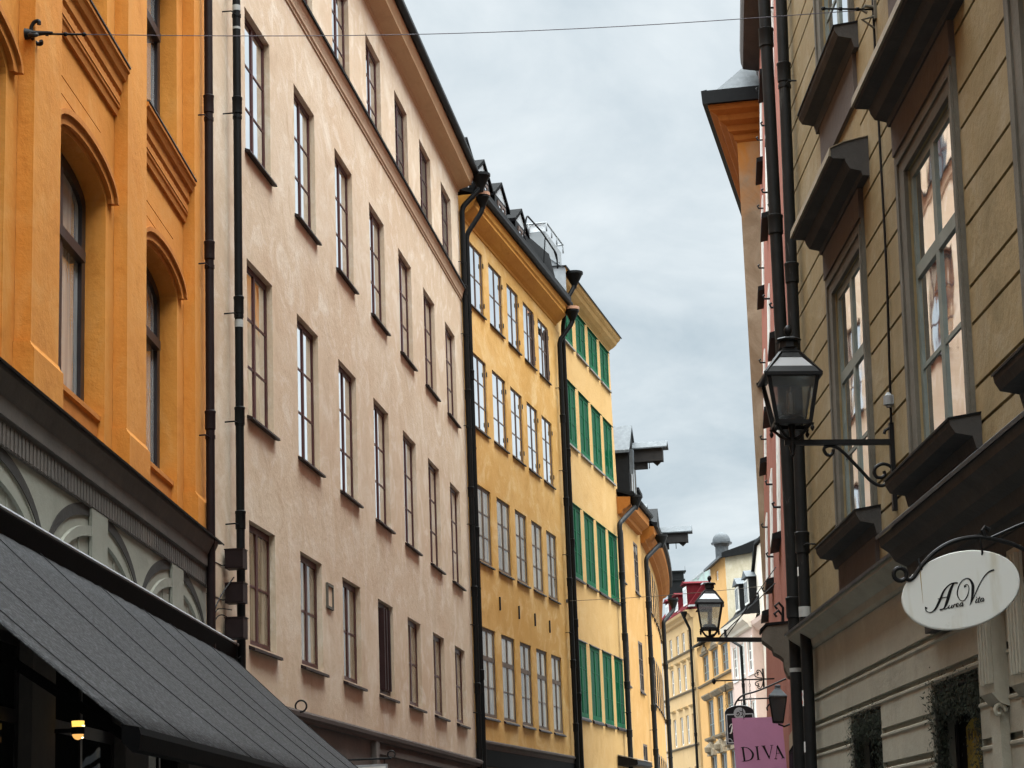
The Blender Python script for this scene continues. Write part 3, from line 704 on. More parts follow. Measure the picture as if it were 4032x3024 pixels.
# =================================================================== further along the left side
# ---- narrow amber house with a hoist dormer
AM = facade('amber_house', 'narrow amber house with a tall black hoist dormer, next after the green windows', 'house', 3.08, 62.19, 10.3, 'L')
arow = [(3.2,4.69),(6.31,7.87),(9.42,11.0)]; AU0, AU1 = -.35, 5.0
holes = [(u,u+1.05,a,b,.10) for u in (-.28,3.05) for (a,b) in arow]
wall_mb(AU0,AU1,0,11.55,holes,(),7,.1).build('wall', M['amber'], AM)
for (a,b) in arow:
    for u in (-.28,3.05):
        window(AM,u,a,1.05,b-a,.0,M['grey_wood'],M['pane_dark'],M['sill'],2,3,.07,sill=(.05,.04,.03))
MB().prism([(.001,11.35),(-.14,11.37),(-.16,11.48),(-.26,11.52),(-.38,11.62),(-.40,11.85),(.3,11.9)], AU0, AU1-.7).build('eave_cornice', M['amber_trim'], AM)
MB().tube([(AU0,-.46,11.95),(AU1-.6,-.46,11.95)], .08, 8).build('gutter', M['gutter'], AM)
MB().slab([(AU0,-.4,11.9),(AU1,-.4,11.9),(AU1,6,14.0),(AU0,6,14.0)], (0,0,.08)).build('roof', M['roof_dark'], AM)
dA = dormer(AM, 2.55, 1.75, -.05, 11.95, 1.9, 4.0, M['roof_dark'], M['roof_dark'], M['pane_painted_sky'], M['sill_grey'], .12, .85, M['roof_grey'])
MB().slab([(2.56,-.19,13.05),(2.75,-.19,13.3),(2.9,-.19,13.85),(2.56,-.19,13.85)], (0,.12,0)).build('bargeboard', M['roof_grey'], AM)
M['hoist'] = paint('dark_hoist_boards', (.03,.028,.027), .8, .2, .05)
hA = hoist(AM, 3.43, -.1, -1.05, 13.55, M['hoist'], M['roof_grey'], .36, .42)
# ---- curved amber house with two small dormers, bending away to the left
BL = facade('curved_amber_house', 'long amber house curving away, many narrow dark windows and a bowed orange eave', 'house', 3.97, 67.1, 7.5, 'L')
BK = R(.24)
def bend(p): 
    r = 1/BK; a = p.x*BK; return Vector(((r-p.y)*math.sin(a), r-(r-p.y)*math.cos(a), p.z))
BLn = 17.0; bcol = [1.7,3.9,5.5,7.1,8.7,10.3,11.9,13.5]
brow = [(3.1,4.60),(6.25,7.85),(9.35,10.95)]
holes = [(u,u+.95,a,b,.10) for u in bcol for (a,b) in brow]
wall_mb(0,BLn,0,11.45,holes,(),5,.1).build('wall', M['amber'], BL, warp=bend)
for (a,b) in brow:
    for u in bcol:
        p = bend(Vector((u,0,a))); window(BL,p.x,a,.95,b-a,p.y,M['dark_frame'],M['pane_shop'],M['sill'],2,3,.07,sill=(.05,.04,.03),rot=u*BK)
def bent_prism(prof, u0, u1, n=24):
    m = MB()
    for i in range(n): m.prism(prof, u0+(u1-u0)*i/n, u0+(u1-u0)*(i+1)/n, caps=(i in (0,n-1)))
    return m
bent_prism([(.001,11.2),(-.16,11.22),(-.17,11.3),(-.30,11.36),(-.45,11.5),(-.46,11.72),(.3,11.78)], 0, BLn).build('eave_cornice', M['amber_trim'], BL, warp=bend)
bent_prism([(-.44,11.73),(-.56,11.73),(-.58,11.85),(-.44,11.87)], 0, BLn).build('gutter', M['gutter'], BL, warp=bend)
bent_prism([(-.44,11.80),(5,13.6),(5,13.7),(-.44,11.88)], 0, BLn).build('roof', M['roof_dark'], BL, warp=bend)
MB().box(.7,2.0,.1,2.0,11.9,13.05).prism([(.02,13.05),(2.0,13.2),(2.0,13.3),(-.0,13.13)],.6,2.1).build('dormer', M['roof_dark'], BL)
dormer(BL, 4.2, 1.7, .1, 11.9, .75, 3.0, M['roof_dark'], M['roof_dark'], M['pane_dark'], M['sill_grey'], .12, .55, M['roof_grey'])
hB = hoist(BL, 8.2, .0, -1.15, 12.3, M['hoist'], M['roof_grey'], .36, .36)
hBd = MB().box(7.5,8.9,.0,2.0,11.9,12.9); hBd.add([(7.4,-.1,12.9),(9.0,-.1,12.9),(9.0,2.2,12.9),(7.4,2.2,12.9),(8.2,-.1,13.6),(8.2,2.2,13.6)], [(0,4,5,3),(1,2,5,4),(0,1,4),(2,3,5),(0,3,2,1)]); hBd.build('hoist_dormer', M['roof_dark'], BL)
# ---- last amber house at the bend
pe = bend(Vector((BLn,0,0)))
lx, ly = on(BL, tuple(pe))[0][:2]
CL = facade('end_amber_house', 'last amber house at the bend, a sliver with an orange eave and dark pipe', 'house', lx-.25, ly, 3.3, 'L')
holes = [(1.2+2.5*i,2.15+2.5*i,a,b,.1) for i in range(5) for (a,b) in ((3.2,4.7),(6.0,7.6),(8.4,9.8))]
wall_mb(0,14,0,11.6,holes,(),6,.1).build('wall', M['amber'], CL)
for h in holes: window(CL,h[0],h[2],.95,h[3]-h[2],.0,M['grey_wood'],M['pane_dark'],M['sill'],2,2,.07)
MB().prism([(.001,11.3),(-.2,11.35),(-.45,11.55),(-.47,11.75),(.3,11.8)], 0, 14).build('eave_cornice', M['amber_trim'], CL)
MB().slab([(0,-.47,11.8),(14,-.47,11.8),(14,6,13.6),(0,6,13.6)], (0,0,.08)).build('roof', M['roof_dark'], CL)

# =================================================================== houses closing the view, beyond the bend
def simple_windows(rt, wins, mf, mp, ms, rows=2, recess=.08, **k):
    for (u,z,w_,h) in wins: window(rt,u,z,w_,h,recess,mf,mp,ms,2,rows,.09,mull=.10,mun=.05,**k)
# ---- straw coloured house with a red mansard
ST = facade('red_roofed_house', 'straw yellow house with three rows of grey windows and a red mansard roof with dormers', 'house', 9.17, 137.2, -6.3, 'R')
# local x = 0 at its far end, street front faces left
dw = []
for (zb,zt_) in ((13.22,14.42),(10.88,12.45),(7.62,9.35),(4.4,6.2)):
    for u in (2.8,5.2,7.2,9.2): dw.append((u,zb,.95,zt_-zb))
holes = [(u,u+w_,z,z+h,.12) for (u,z,w_,h) in dw]
wall_mb(0,11.15,0,15.3,holes,(),9,.12).build('wall', M['straw'], ST)
simple_windows(ST, dw, M['white'], M['pane_dark'], M['sill_grey'])
for z in (13.02,10.62,7.35): MB().prism([(.001,z+.04),(-.08,z+.07),(-.13,z+.13),(-.13,z+.16),(.001,z+.2)], 0, 11.1).build('string_course', M['moss_trim'], ST)
for z in (12.6,9.75):
    for u in (2.7,5.1,7.1,9.1): MB().prism([(.001,z),(-.10,z+.04),(-.16,z+.12),(.001,z+.16)], u-.1, u+1.15).build('window_hood', M['sand'], ST)
MB().prism([(.001,15.0),(-.15,15.05),(-.2,15.2),(-.4,15.32),(-.45,15.46),(.3,15.5)], 0, 11.2).build('eave_cornice', M['straw'], ST)
rf = MB(); rf.add([(0,-.40,15.5),(11.2,-.40,15.5),(11.2,.75,17.0),(0,.75,17.0),(0,4.5,17.3),(11.2,4.5,17.3),(0,9,15.5),(11.2,9,15.5)], [(0,1,2,3),(3,2,5,4),(4,5,7,6),(0,3,4,6),(1,7,5,2)])
rf.build('roof', M['roof_red'], ST)
MB().prism([(.70,17.0),(.72,17.08),(4.5,17.42),(4.5,17.3)], 0, 11.3).build('roof_flashing', M['pale_grey'], ST)
for u in (3.0,6.2,9.3):
    hz = .0 if u < 9 else .32
    d = MB().box(u,u+1.3,-.15,2.2+6*hz,15.75,16.8+hz).build('dormer', M['roof_red'], ST)
    MB().add([(u-.12,-.3,16.8+hz),(u+1.42,-.3,16.8+hz),(u+1.42,2.4+6*hz,16.82+hz),(u-.12,2.4+6*hz,16.82+hz),(u+.65,-.3,17.0+hz),(u+.65,2.4+6*hz,17.03+hz)], [(0,4,5,3),(1,2,5,4),(0,1,4),(2,3,5),(0,3,2,1)]).build('dormer_roof', M['roof_red'], d)
    MB().box(u+.1,u+1.2,-.19,-.152,15.85,16.65+hz).build('dormer_window', M['white'], d)
    MB().box(u+.2,u+.6,-.20,-.192,15.95,16.5+hz).box(u+.7,u+1.1,-.20,-.192,15.95,16.5+hz).build('pane', M['pane'], d)
    MB().box(u+1.3,u+2.3,-.25,.1,15.62,15.72).build('snow_guard', M['pale_grey'], d)
MB().box(11.152,11.17,.02,8,.02,15.0).build('end_wall', M['sand'], ST)
# ---- tall orange house with a pale rubble gable and a cupola behind
TG = facade('tall_orange_house', 'tall orange house with a pale windowed gable end and scrolled window heads', 'house', 10.44, 124.96, -3.6, 'R')
ew = []
for u in (2.1,5.7,9.25):
    ew += [(u,10.80,2.2,1.5),(u+.9,7.55,2.2,2.1),(u+1.1,3.4,2.2,3.1)]
holes = [(u,u+w_,z,z+h,.15) for (u,z,w_,h) in ew]
holes.append((8.75,9.75,15.9,16.45,.15))
wall_mb(0,12.3,0,13.0,holes[:-1],(),8,.15).build('wall', M['apricot'], TG)
up = wall_mb(6.9,12.3,13.0,16.85,holes[-1:],(),8,.15); up.build('upper_wall', M['apricot'], TG)
simple_windows(TG, ew, M['grey_green'], M['pane_dark'], M['sill_grey'], 3, .08)
window(TG,8.75,15.9,1.0,.55,.08,M['white'],M['pane'],None,2,1,.1,name='attic_window')
for u in (2.1,5.7,9.25):
    MB().prism([(.001,12.32),(-.12,12.34),(-.16,12.44),(.001,12.5)], u-.2, u+2.4).plate([(u+.2,12.5),(u+2.0,12.5),(u+1.6,12.75),(u+1.25,12.72),(u+1.1,12.98),(u+.9,12.72),(u+.6,12.75)], -.12, .0).build('window_head', M['moss_trim'], TG)
    MB().prism([(.001,9.68),(-.14,9.7),(-.30,9.9),(-.30,9.97),(.001,10.02)], u+.5, u+3.4).build('window_hood', M['moss_trim'], TG)
    MB().prism([(.001,7.3),(-.22,7.4),(-.25,7.52),(.001,7.55)], u+.6, u+3.4).build('window_shelf', M['moss_trim'], TG)
    MB().plate([(u+1.0,6.5),(u+3.4,6.5),(u+3.2,6.8),(u+2.9,6.9),(u+2.5,7.2),(u+2.1,7.28),(u+1.8,7.15),(u+1.5,6.9),(u+1.2,6.8)], -.2, .0).lathe([(.05,6.55),(.3,6.7),(.32,6.95),(.05,7.2)], (u+2.2,-.2), 10).build('scroll_ornament', M['moss_trim'], TG)
MB().prism([(.001,10.56),(-.10,10.6),(-.14,10.68),(.001,10.72)], .2, 12.3).build('string_course', M['moss_trim'], TG)
gm = MB(); y1 = 7.0
gm.quad((12.303,-.0,0),(12.303,y1,0),(12.303,y1,16.85),(12.303,0,16.85)); gm.add([(12.303,0,16.85),(12.303,y1,16.85),(12.303,y1,19.5)], [(0,1,2)])
gm.build('gable_wall', M['stone_pale'], TG)
wnd = MB().box(12.31,12.36,1.50,2.05,16.6,17.25).build('gable_window', M['grey_green'], TG); MB().box(12.361,12.366,1.57,1.98,16.68,17.17).build('pane', M['pane_painted_sky'], wnd)
MB().slab([(6.7,-.35,16.7),(12.5,-.35,16.7),(12.5,y1,19.75),(6.7,y1,19.75)], (0,0,.14)).build('roof', M['roof_grey'], TG)
MB().slab([(12.32,-.2,16.72),(12.32,1.4,16.95),(12.32,2.4,17.5),(12.32,2.4,17.85),(12.32,-.2,17.0)], (.25,0,0)).build('gable_capping', M['roof_dark'], TG)
MB().slab([(0,-.3,13.0),(6.9,-.3,13.0),(6.9,5,14.4),(0,5,14.4)], (0,0,.1)).build('lower_roof', M['roof_dark'], TG)
cp = thing('roof_cupola', 'round grey domed cupola on a shaft rising behind the pale gable roof', 'cupola', (12.28,124.9,17.4))
MB().lathe([(.36,0),(.40,.05),(.40,1.65),(.46,1.7),(.46,1.8)], (0,0), 20).build('shaft', M['roof_grey'], cp)
dm = MB().lathe([(.62,1.8),(.64,1.9)] + [(.55*math.cos(R(a)),1.92+.62*math.sin(R(a))) for a in range(0,90,10)] + [(.02,2.55)], (0,0), 24).build('dome', M['roof_grey'], cp)
# ---- blush house with a black mansard
BH = facade('black_mansard_house', 'low blush pink house with a steep black mansard and twin dormers', 'house', 11.21, 112.7, -3.6, 'R')
fw_n = [(u,z,1.25,h) for u in (.9,3.2,5.6) for (z,h) in ((10.1,1.6),(6.9,1.7),(3.6,1.8))]
holes = [(u,u+w_,z,z+h,.12) for (u,z,w_,h) in fw_n]
wall_mb(0,7.2,0,12.5,holes,(),7,.12).build('wall', M['blush'], BH)
simple_windows(BH, fw_n, M['white'], M['pane_dark'], M['sill_grey'], 3, .05)
for (u,z,w_,h) in fw_n: MB().box(u-.16,u-.002,-.03,.0,z-.1,z+h+.12).box(u+w_+.002,u+w_+.16,-.03,0,z-.1,z+h+.12).box(u-.16,u+w_+.16,-.05,0,z-.22,z-.101).build('window_surround', M['white'], BH)
MB().prism([(.001,12.2),(-.15,12.25),(-.2,12.4),(-.45,12.6),(-.5,12.85),(.3,12.9)], 0, 7.2).build('eave_cornice', M['white_wall'], BH)
rf = MB(); rf.add([(0,-.48,12.9),(7.2,-.48,12.9),(7.2,.25,13.5),(0,.25,13.5),(7.2,1.25,15.0),(0,1.25,15.0),(7.2,6,15.4),(0,6,15.4),(7.2,6,12.9),(0,6,12.9)], [(0,1,2,3),(3,2,4,5),(5,4,6,7),(1,8,6,4,2),(0,3,5,7,9)])
rf.build('roof', M['roof_dark'], BH)
for u in (2.2,5.2):
    d = MB().box(u,u+1.3,.1,1.8,13.4,14.85).build('dormer', M['roof_dark'], BH)
    MB().add([(u-.15,-.05,14.85),(u+1.45,-.05,14.85),(u+1.45,1.9,14.9),(u-.15,1.9,14.9),(u+.65,-.05,15.25),(u+.65,1.9,15.3)], [(0,4,5,3),(1,2,5,4),(0,1,4),(2,3,5),(0,3,2,1)]).build('dormer_roof', M['roof_grey'], d)
    fo = MB().box(u+.12,u+1.18,.04,.098,13.5,14.75).build('dormer_window', M['white'], d); MB().box(u+.22,u+.6,.03,.038,13.6,14.65).box(u+.7,u+1.08,.03,.038,13.6,14.65).build('pane', M['pane_dark'], fo)
# ---- off-white house
WH = facade('off_white_house', 'off-white house with pale sash windows half hidden by the tan corner house', 'house', 11.97, 108.6, -3.6, 'R')
iw = [(u,z,1.1,h) for u in (.4,2.0) for (z,h) in ((9.0,2.0),(5.4,2.0))]
holes = [(u,u+w_,z,z+h,.1) for (u,z,w_,h) in iw]
wq = wall_mb(0,6,0,12.7,holes,(),6,.1); wq.slab([(0,0,12.7),(6,0,12.7),(6,0,16.4),(3.2,0,16.3),(.95,0,14.2),(0,0,13.3)], (0,6,0)); wq.build('wall', M['white_wall'], WH)
window(WH,1.57,12.75,1.5,1.35,-.03,M['white'],M['pane_painted_sky'],None,2,3,.09,mull=.10,mun=.05,name='attic_window')
simple_windows(WH, iw, M['white'], M['pane_painted_sky'], M['sill_grey'], 3, .04)
MB().prism([(.001,11.9),(-.2,12.0),(-.5,12.3),(-.55,12.5),(.001,12.7)], -.2, 6).build('eave_cornice', M['blush'], WH)
MB().slab([(-.1,-.15,13.2),(.95,-.15,14.25),(3.2,-.15,16.38),(6,-.15,16.45),(6,-.15,16.6),(3.15,-.15,16.52),(.9,-.15,14.4),(-.1,-.15,13.35)], (0,6.3,0)).build('roof', M['roof_dark'], WH)
# ---- chimney stack and a glazed roof over the red mansard
ch = thing('chimney_stack', 'broad dark chimney stack with a capped top behind the red mansard', 'chimney', (12.0,160,17.5))
MB().box(-.60,.62,-.5,.5,0,3.9).build('stack', M['roof_dark'], ch)
MB().box(-.68,.72,-.6,.6,3.9,4.02).box(-.62,.64,-.5,.5,4.02,4.55).box(-.75,.82,-.65,.65,4.55,4.66).build('cap', M['roof_dark'], ch)
MB().tube([(.8,0,4.6),(.8,0,5.05)], .012, 5).build('rod', M['iron'], ch)
gl = thing('glazed_roof', 'pale sloping glass roof with white glazing bars above the red mansard', 'glass roof', (12.6,158,19.5))
MB().slab([(.0,-.2,1.3),(2.4,-.2,3.05),(2.4,3,3.2),(0,3,1.5)], (0,0,.04)).slab([(0,-.2,.6),(2.4,-.2,.6),(2.4,-.2,3.0),(0,-.2,1.28)], (0,.03,0)).build('glazing', glass('greenish_roof_glass', (.36,.45,.42), None, 1.2), gl)
b_ = MB()
for k in range(6):
    x = .05+.46*k; b_.bar((x,-.25,.6), (x,-.25,1.32+.73*x), .05)
b_.bar((0,-.25,1.33),(2.4,-.25,3.08),.07).bar((.4,-.25,.6),(1.2,-.25,2.2),.05).bar((1.2,-.25,.6),(.9,-.25,1.9),.04)
b_.build('glazing_bar', M['pale_grey'], gl)
# =================================================================== RIGHT SIDE
KL = 1.6
KB = facade('olive_brown_house', 'olive brown house with dark window hoods, scored plaster and a grey stone ground floor', 'house', 2.76, 21.07, -.65, 'R', KL)
KU1 = 36
def band(z): return [z]
lines = []
z = 5.06
zl = []
for k in range(-2,16):
    zl += [4.81+.665*k, 5.06+.665*k]
wins = [(2.36,4.36),(5.88,7.98)] + [(9.4+3.55*k,11.45+3.55*k) for k in range(7)]
segs = [(0,2.36)] + [(wins[i][1],wins[i+1][0]) for i in range(len(wins)-1)]
up = [(3.93,6.9),(8.1,11.1),(12.2,15)]
holes = []; grv = []
for (a,b) in wins:
    for dz in (0,4.15,8.3): holes.append((a+.34,b-.16,4.18+dz,6.45+dz,.12))
for (a,b) in segs:
    for zz in zl:
        if 3.95 < zz < 15: grv.append((a+.005,b-.005,zz-.013,zz+.013,.022))
wall_mb(0,KU1,3.66,15.2,holes,grv,7,.2).build('wall', M['brown_wall'], KB)
for wi,(a,b) in enumerate(wins):
    for dz in (0,4.15,8.3):
        zt = 6.45+dz; zb = 4.18+dz
        c = MB()
        c.box(a,a+.34,-.03,.001,zb,zt).box(b-.16,b,-.03,.001,zb,zt).box(a,b,-.03,.001,zt,zt+.21)
        c.box(a+.10,a+.16,-.045,-.0305,zb,zt+.10).box(b-.07,b-.02,-.045,-.0305,zb,zt+.10).box(a+.10,b-.02,-.045,-.0305,zt+.101,zt+.16)
        c.build('window_casing', M['casing'], KB)
        w_ = b-.16-a-.342; window(KB, a+.341, zb, w_, zt-zb, .02, M['grey_green'], M['pane'] if dz else M['pane'], None, 2, 2, .075, mull=.11, mun=.035, fd=.09, transom=1.46, rows2=1)
        MB().box(a+.02,b-.0,-.045,.001,zt+.211,zt+.47).build('frieze', M['frieze'], KB)
        h = MB(); zh = zt+.47
        prof = [(.001,zh),(-.06,zh),(-.07,zh+.04),(-.16,zh+.06),(-.19,zh+.11),(-.20,zh+.145),(-.30,zh+.15),(-.315,zh+.17),(-.315,zh+.235),(-.20,zh+.29),(.001,zh+.34)]
        h.prism(prof, a-.02, b+.34); h.build('window_hood', M['dark_trim'], KB)
        MB().prism([(.001,zh+.345),(-.20,zh+.295),(-.325,zh+.24),(-.335,zh+.165),(-.317,zh+.165),(-.316,zh+.236),(-.2,zh+.289),(.001,zh+.339)], a-.03, b+.35).build('hood_flashing', paint('hood_edge_metal_%d_%d' % (wi,int(dz*10)), (.19,.155,.105), .6, .3) if wi < 2 and dz < 5 else M['casing'], KB)
        s = MB(); s.prism([(.001,zb-.20),(-.04,zb-.20),(-.06,zb-.12),(-.17,zb-.10),(-.20,zb-.05),(-.205,zb-.01),(.001,zb+.03)], a-.08, b+.12); s.build('window_sill', M['dark_trim'], KB)
        MB().prism([(.05,zb+.045),(-.215,zb-.002),(-.215,zb-.018),(-.21,zb-.012),(.05,zb+.032)], a-.09, b+.13).build('sill_flashing', M['gutter'], KB)
        MB().box(a+.1,b-.02,-.035,.001,zb-.62,zb-.201).build('apron', M['frieze'], KB)
# cornice over the ground floor
MB().prism([(.001,3.42),(-.03,3.42),(-.05,3.44),(-.06,3.50),(-.14,3.55),(-.18,3.58),(-.185,3.62),(.001,3.66)], .02, KU1).build('ground_floor_cornice', M['brown_stone'], KB)
MB().prism([(.001,3.675),(-.195,3.63),(-.20,3.61),(-.205,3.635),(.001,3.69)], -.06, KU1).build('cornice_flashing', M['roof_grey'], KB)
gz = [2.97-.27*k for k in range(11)]
gh = [(2.62,4.12,.9,2.64,.22),(6.15,7.66,.9,2.64,.22),(9.3,11.5,.05,2.64,.3),(13,15,.9,2.64,.22),(17,19,.9,2.64,.22),(23,25,.9,2.64,.22),(29,31,.9,2.64,.22)]
grv = []
def free(z): 
    xs = [(0.02,KU1-.1)]
    for h in gh:
        if h[2] < z < h[3]:
            n_ = []
            for (a,b) in xs:
                if h[0] > a and h[1] < b: n_ += [(a,h[0]-.001),(h[1]+.001,b)]
                else: n_.append((a,b))
            xs = n_
    return xs
for z in gz:
    for (a,b) in free(z): grv.append((a,b,z-.022,z+.022,.03))
wall_mb(0.02,KU1,0,3.419,gh,grv,7,.22).build('ground_floor_wall', M['brown_stone'], KB, (0,-.012,0))
for h in gh: window(KB,h[0],h[2],h[1]-h[0],h[3]-h[2],.14,M['dark_frame'],M['pane_shop'],None,2,1,.06,name='shop_window')
bm_ = MB()   # rounded lips below each joint
for z in gz[:5]:
    for (a,b) in free(z-.03): bm_.prism([(-.012,z-.023),(-.022,z-.03),(-.022,z-.045),(-.012,z-.055)], a, b)
bm_.build('stone_lip', M['brown_stone'], KB)
# doorway with its heavy cornice and brackets
MB().prism([(-.013,3.30),(-.10,3.30),(-.12,3.36),(-.16,3.37),(-.18,3.46),(-.26,3.50),(-.30,3.56),(-.36,3.60),(-.37,3.66),(-.30,3.72),(.0,3.80)], 6.35, 13.2).build('door_cornice', M['dark_trim'], KB)
MB().prism([(.0,3.815),(-.30,3.735),(-.38,3.675),(-.385,3.655),(-.39,3.68),(-.30,3.755),(.0,3.83)], 6.33, 13.2).build('door_cornice_flashing', M['roof_grey'], KB)
MB().box(6.4,13.1,-.085,-.013,2.98,3.299).build('door_frieze', M['dark_trim'], KB)
for u in (8.16,8.95,11.6,12.4):
    b_ = MB().box(u,u+.30,-.10,-.013,2.42,3.20)
    for k in range(4): b_.box(u+.02+.075*k,u+.055+.075*k,-.125,-.101,2.48,3.16)
    b_.prism([(-.013,2.34),(-.07,2.36),(-.12,2.42),(-.014,2.42)], u, u+.30); b_.build('door_bracket', M['brown_stone'], KB)
    MB().box(u+.02,u+.26,-.07,-.0135,1.0,2.335).build('door_pilaster', M['brown_stone'], KB)
    ac = [(-.075+.04*math.cos(t/3.0)*(1-t/22), 2.31+.05*math.sin(t/3.0)*(1-t/22)) for t in range(18)]
    MB().tube([(u+.28,y_,z_) for (y_,z_) in ac], .014, 6).build('scroll_ornament', M['brown_stone'], KB)
MB().box(9.28,11.55,-.06,-.013,2.64,2.75).build('door_lintel', M['brown_stone'], KB)
MB().prism([(.001,14.7),(-.1,14.75),(-.2,14.9),(-.5,15.05),(-.55,15.2),(.3,15.25)], 0, KU1).build('eave_cornice', M['dark_trim'], KB)
MB().slab([(0,-.5,15.25),(KU1,-.5,15.25),(KU1,7,18),(0,7,18)], (0,0,.1)).build('roof', M['roof_dark'], KB)
# evergreen garlands round the two shop windows
random.seed(11)
mleaf, ntl, outl = new_mat('fir_needles'); vl = coords(ntl)
finish(ntl, outl, mixc(ntl, ramp(ntl, noise(ntl, vl, 9, 3), .35, .7), (.008,.014,.008), (.028,.040,.026)), .7, .3); M['fir'] = mleaf
def garland(label, u0, u1, z0, z1, n=13000):
    t = thing('garland', label, 'garland', *on(KB, ((u0+u1)/2,-.03,z0)), group='evergreen garlands round the shop windows')
    mb = MB(); W2 = (u1-u0)/2; Hh = z1-z0
    for _ in range(n):
        s = random.random()*(2*Hh+2*W2)
        if s < Hh: x, z = -W2, s
        elif s < Hh+2*W2: x, z = -W2+(s-Hh), Hh
        else: x, z = W2, Hh-(s-Hh-2*W2)
        clump = .55+.45*math.sin(s*11+2*math.sin(s*5))
        rr = random.gauss(0,.035*(.6+clump)); x += rr + ((.20 if x < 0 else -.20)*random.random() if abs(x) > W2-.01 else 0); z += random.gauss(0,.03*(.6+clump)) - .2*random.random()
        y = .09-abs(random.gauss(0,.05))
        a = random.uniform(0,6.28); l = random.uniform(.018,.046); e = random.uniform(-.6,.6)
        d = Vector((math.cos(a)*l, e*l, math.sin(a)*l)); q = Vector((-math.sin(a)*.008, 0, math.cos(a)*.008)); p = Vector((x,y,z))
        mb.add([p-q,p+q,p+d], [(0,1,2)])
    mb.build('foliage', M['fir'], t, merge=False)
    mb2 = MB().tube([(-W2+.05,.05,0),(-W2+.05,.05,Hh-.05),(0,.05,Hh-.02),(W2-.05,.05,Hh-.05),(W2-.05,.05,0)], .02, 6); mb2.build('stem', M['soil'], t)
garland('dark evergreen garland round the smaller shop window beside the drainpipes', 2.62,4.12,.9,2.62)
garland('dark evergreen garland round the shop window with a yellow poster', 6.15,7.66,.9,2.62)
po = thing('poster', 'dull yellow poster behind the glass of the garlanded shop window', 'poster', *on(KB, (6.80,.125,1.96)))
MB().plate([(-.21,0),(.22,.0),(.22,.38),(.10,.42),(-.06,.40),(-.21,.36)], 0, .006).build('paper', paint('yellow_paper', (.20,.15,.015), .8, .35), po)
lt = MB()
for S in ([(-.15,.33,.012),(-.12,.27,.012),(-.10,.34,.012)], [(-.06,.34,.012),(-.03,.27,.014),(.0,.34,.012)], [(.06,.27,.012),(.07,.35,.012)], [(.10,.35,.01),(.13,.29,.012),(.16,.36,.01)]): ribbon(lt, S, -.003, -.0005, 3)
lt.build('lettering', M['iron'], po)

# ---- red house
HR = facade('red_house', 'red plastered house seen edge-on behind the two rain pipes', 'house', 4.85, 44.0, 5.41, 'R', math.degrees(.05))
HU1 = 22.75
hcols = [2.2,7.2,12.6]; hrow = [(3.0,4.3),(6.0,7.9),(9.0,11.2),(12.5,14.4),(15.2,16.9)]
holes = [(u,u+1.35,a,b,.06) for u in hcols for (a,b) in hrow[1:]]
wall_mb(-.0,HU1,0,18.4,holes,(),7,.06).build('wall', M['red'], HR)
for (a,b) in hrow[1:]:
    for u in hcols:
        window(HR,u,a,1.35,b-a,-.025,M['white'],M['pane_painted_sky'],None,2,3,.10,mull=.10,fd=.08)
        MB().prism([(.001,a-.10),(-.13,a-.13),(-.13,a-.04),(-.001,a-.0)], u-.1, u+1.45).build('window_sill', M['gutter'], HR)
        for zz in (a+.35,b-.3): MB().tube([(u+1.42,0,zz),(u+1.42,-.10,zz),(u+1.42,-.12,zz+.05),(u+1.42,-.09,zz+.07)], .018, 6).build('shutter_hook', M['iron'], HR)
MB().prism([(.001,18.3),(-.35,18.35),(-.40,18.5),(-.42,18.8),(.3,18.9)], .3, HU1).build('eave_cornice', M['frieze'], HR)
MB().slab([(0,-.4,18.9),(HU1,-.4,18.9),(HU1,7,21),(0,7,21)], (0,0,.1)).build('roof', M['roof_dark'], HR)
MB().box(17.2,20.5,-.02,0,.6,2.9).build('shop_frame', M['tan'], HR)
MB().box(13.3,15.7,-.012,-.003,.3,2.5).build('shop_glass', M['pane_shop'], HR); MB().box(17.5,20.2,-.03,-.021,.9,2.7).build('shop_glass', M['pane_shop'], HR)
# cast corbel that carries the shop ledge
cbx = thing('stone_corbel', 'grey stone corbel with a stepped top jutting from the red house beside the pipes', 'corbel', *on(HR, (18.2,0,3.55)))
MB().prism([(.0,.0),(-.05,.02),(-.09,.12),(-.10,.22),(-.14,.26),(-.22,.30),(-.24,.36),(-.36,.45),(-.36,.55),(-.30,.62),(-.04,.66),(0,.66)], -.25, .25).build('corbel_block', M['casing'], cbx)
MB().prism([(.0,.661),(-.31,.63),(-.38,.555),(-.39,.58),(-.31,.66),(0,.69)], -.27, .27).build('corbel_flashing', M['gutter'], cbx)
for du,hh in ((-.18,.14),(.15,.2)): MB().tube([(du,-.1,.66),(du,-.1,.66+hh),(du,-.15,.72+hh),(du,-.2,.68+hh),(du,-.17,.64+hh)], .018, 6).build('iron_hook', M['iron'], cbx)

# ---- tan corner house with the flared rust-orange eave
TN = facade('tan_corner_house', 'weathered tan corner house with a deep rust orange eave and grey hipped roof', 'house', 5.11, 44.0, 11.3, 'R', .3)
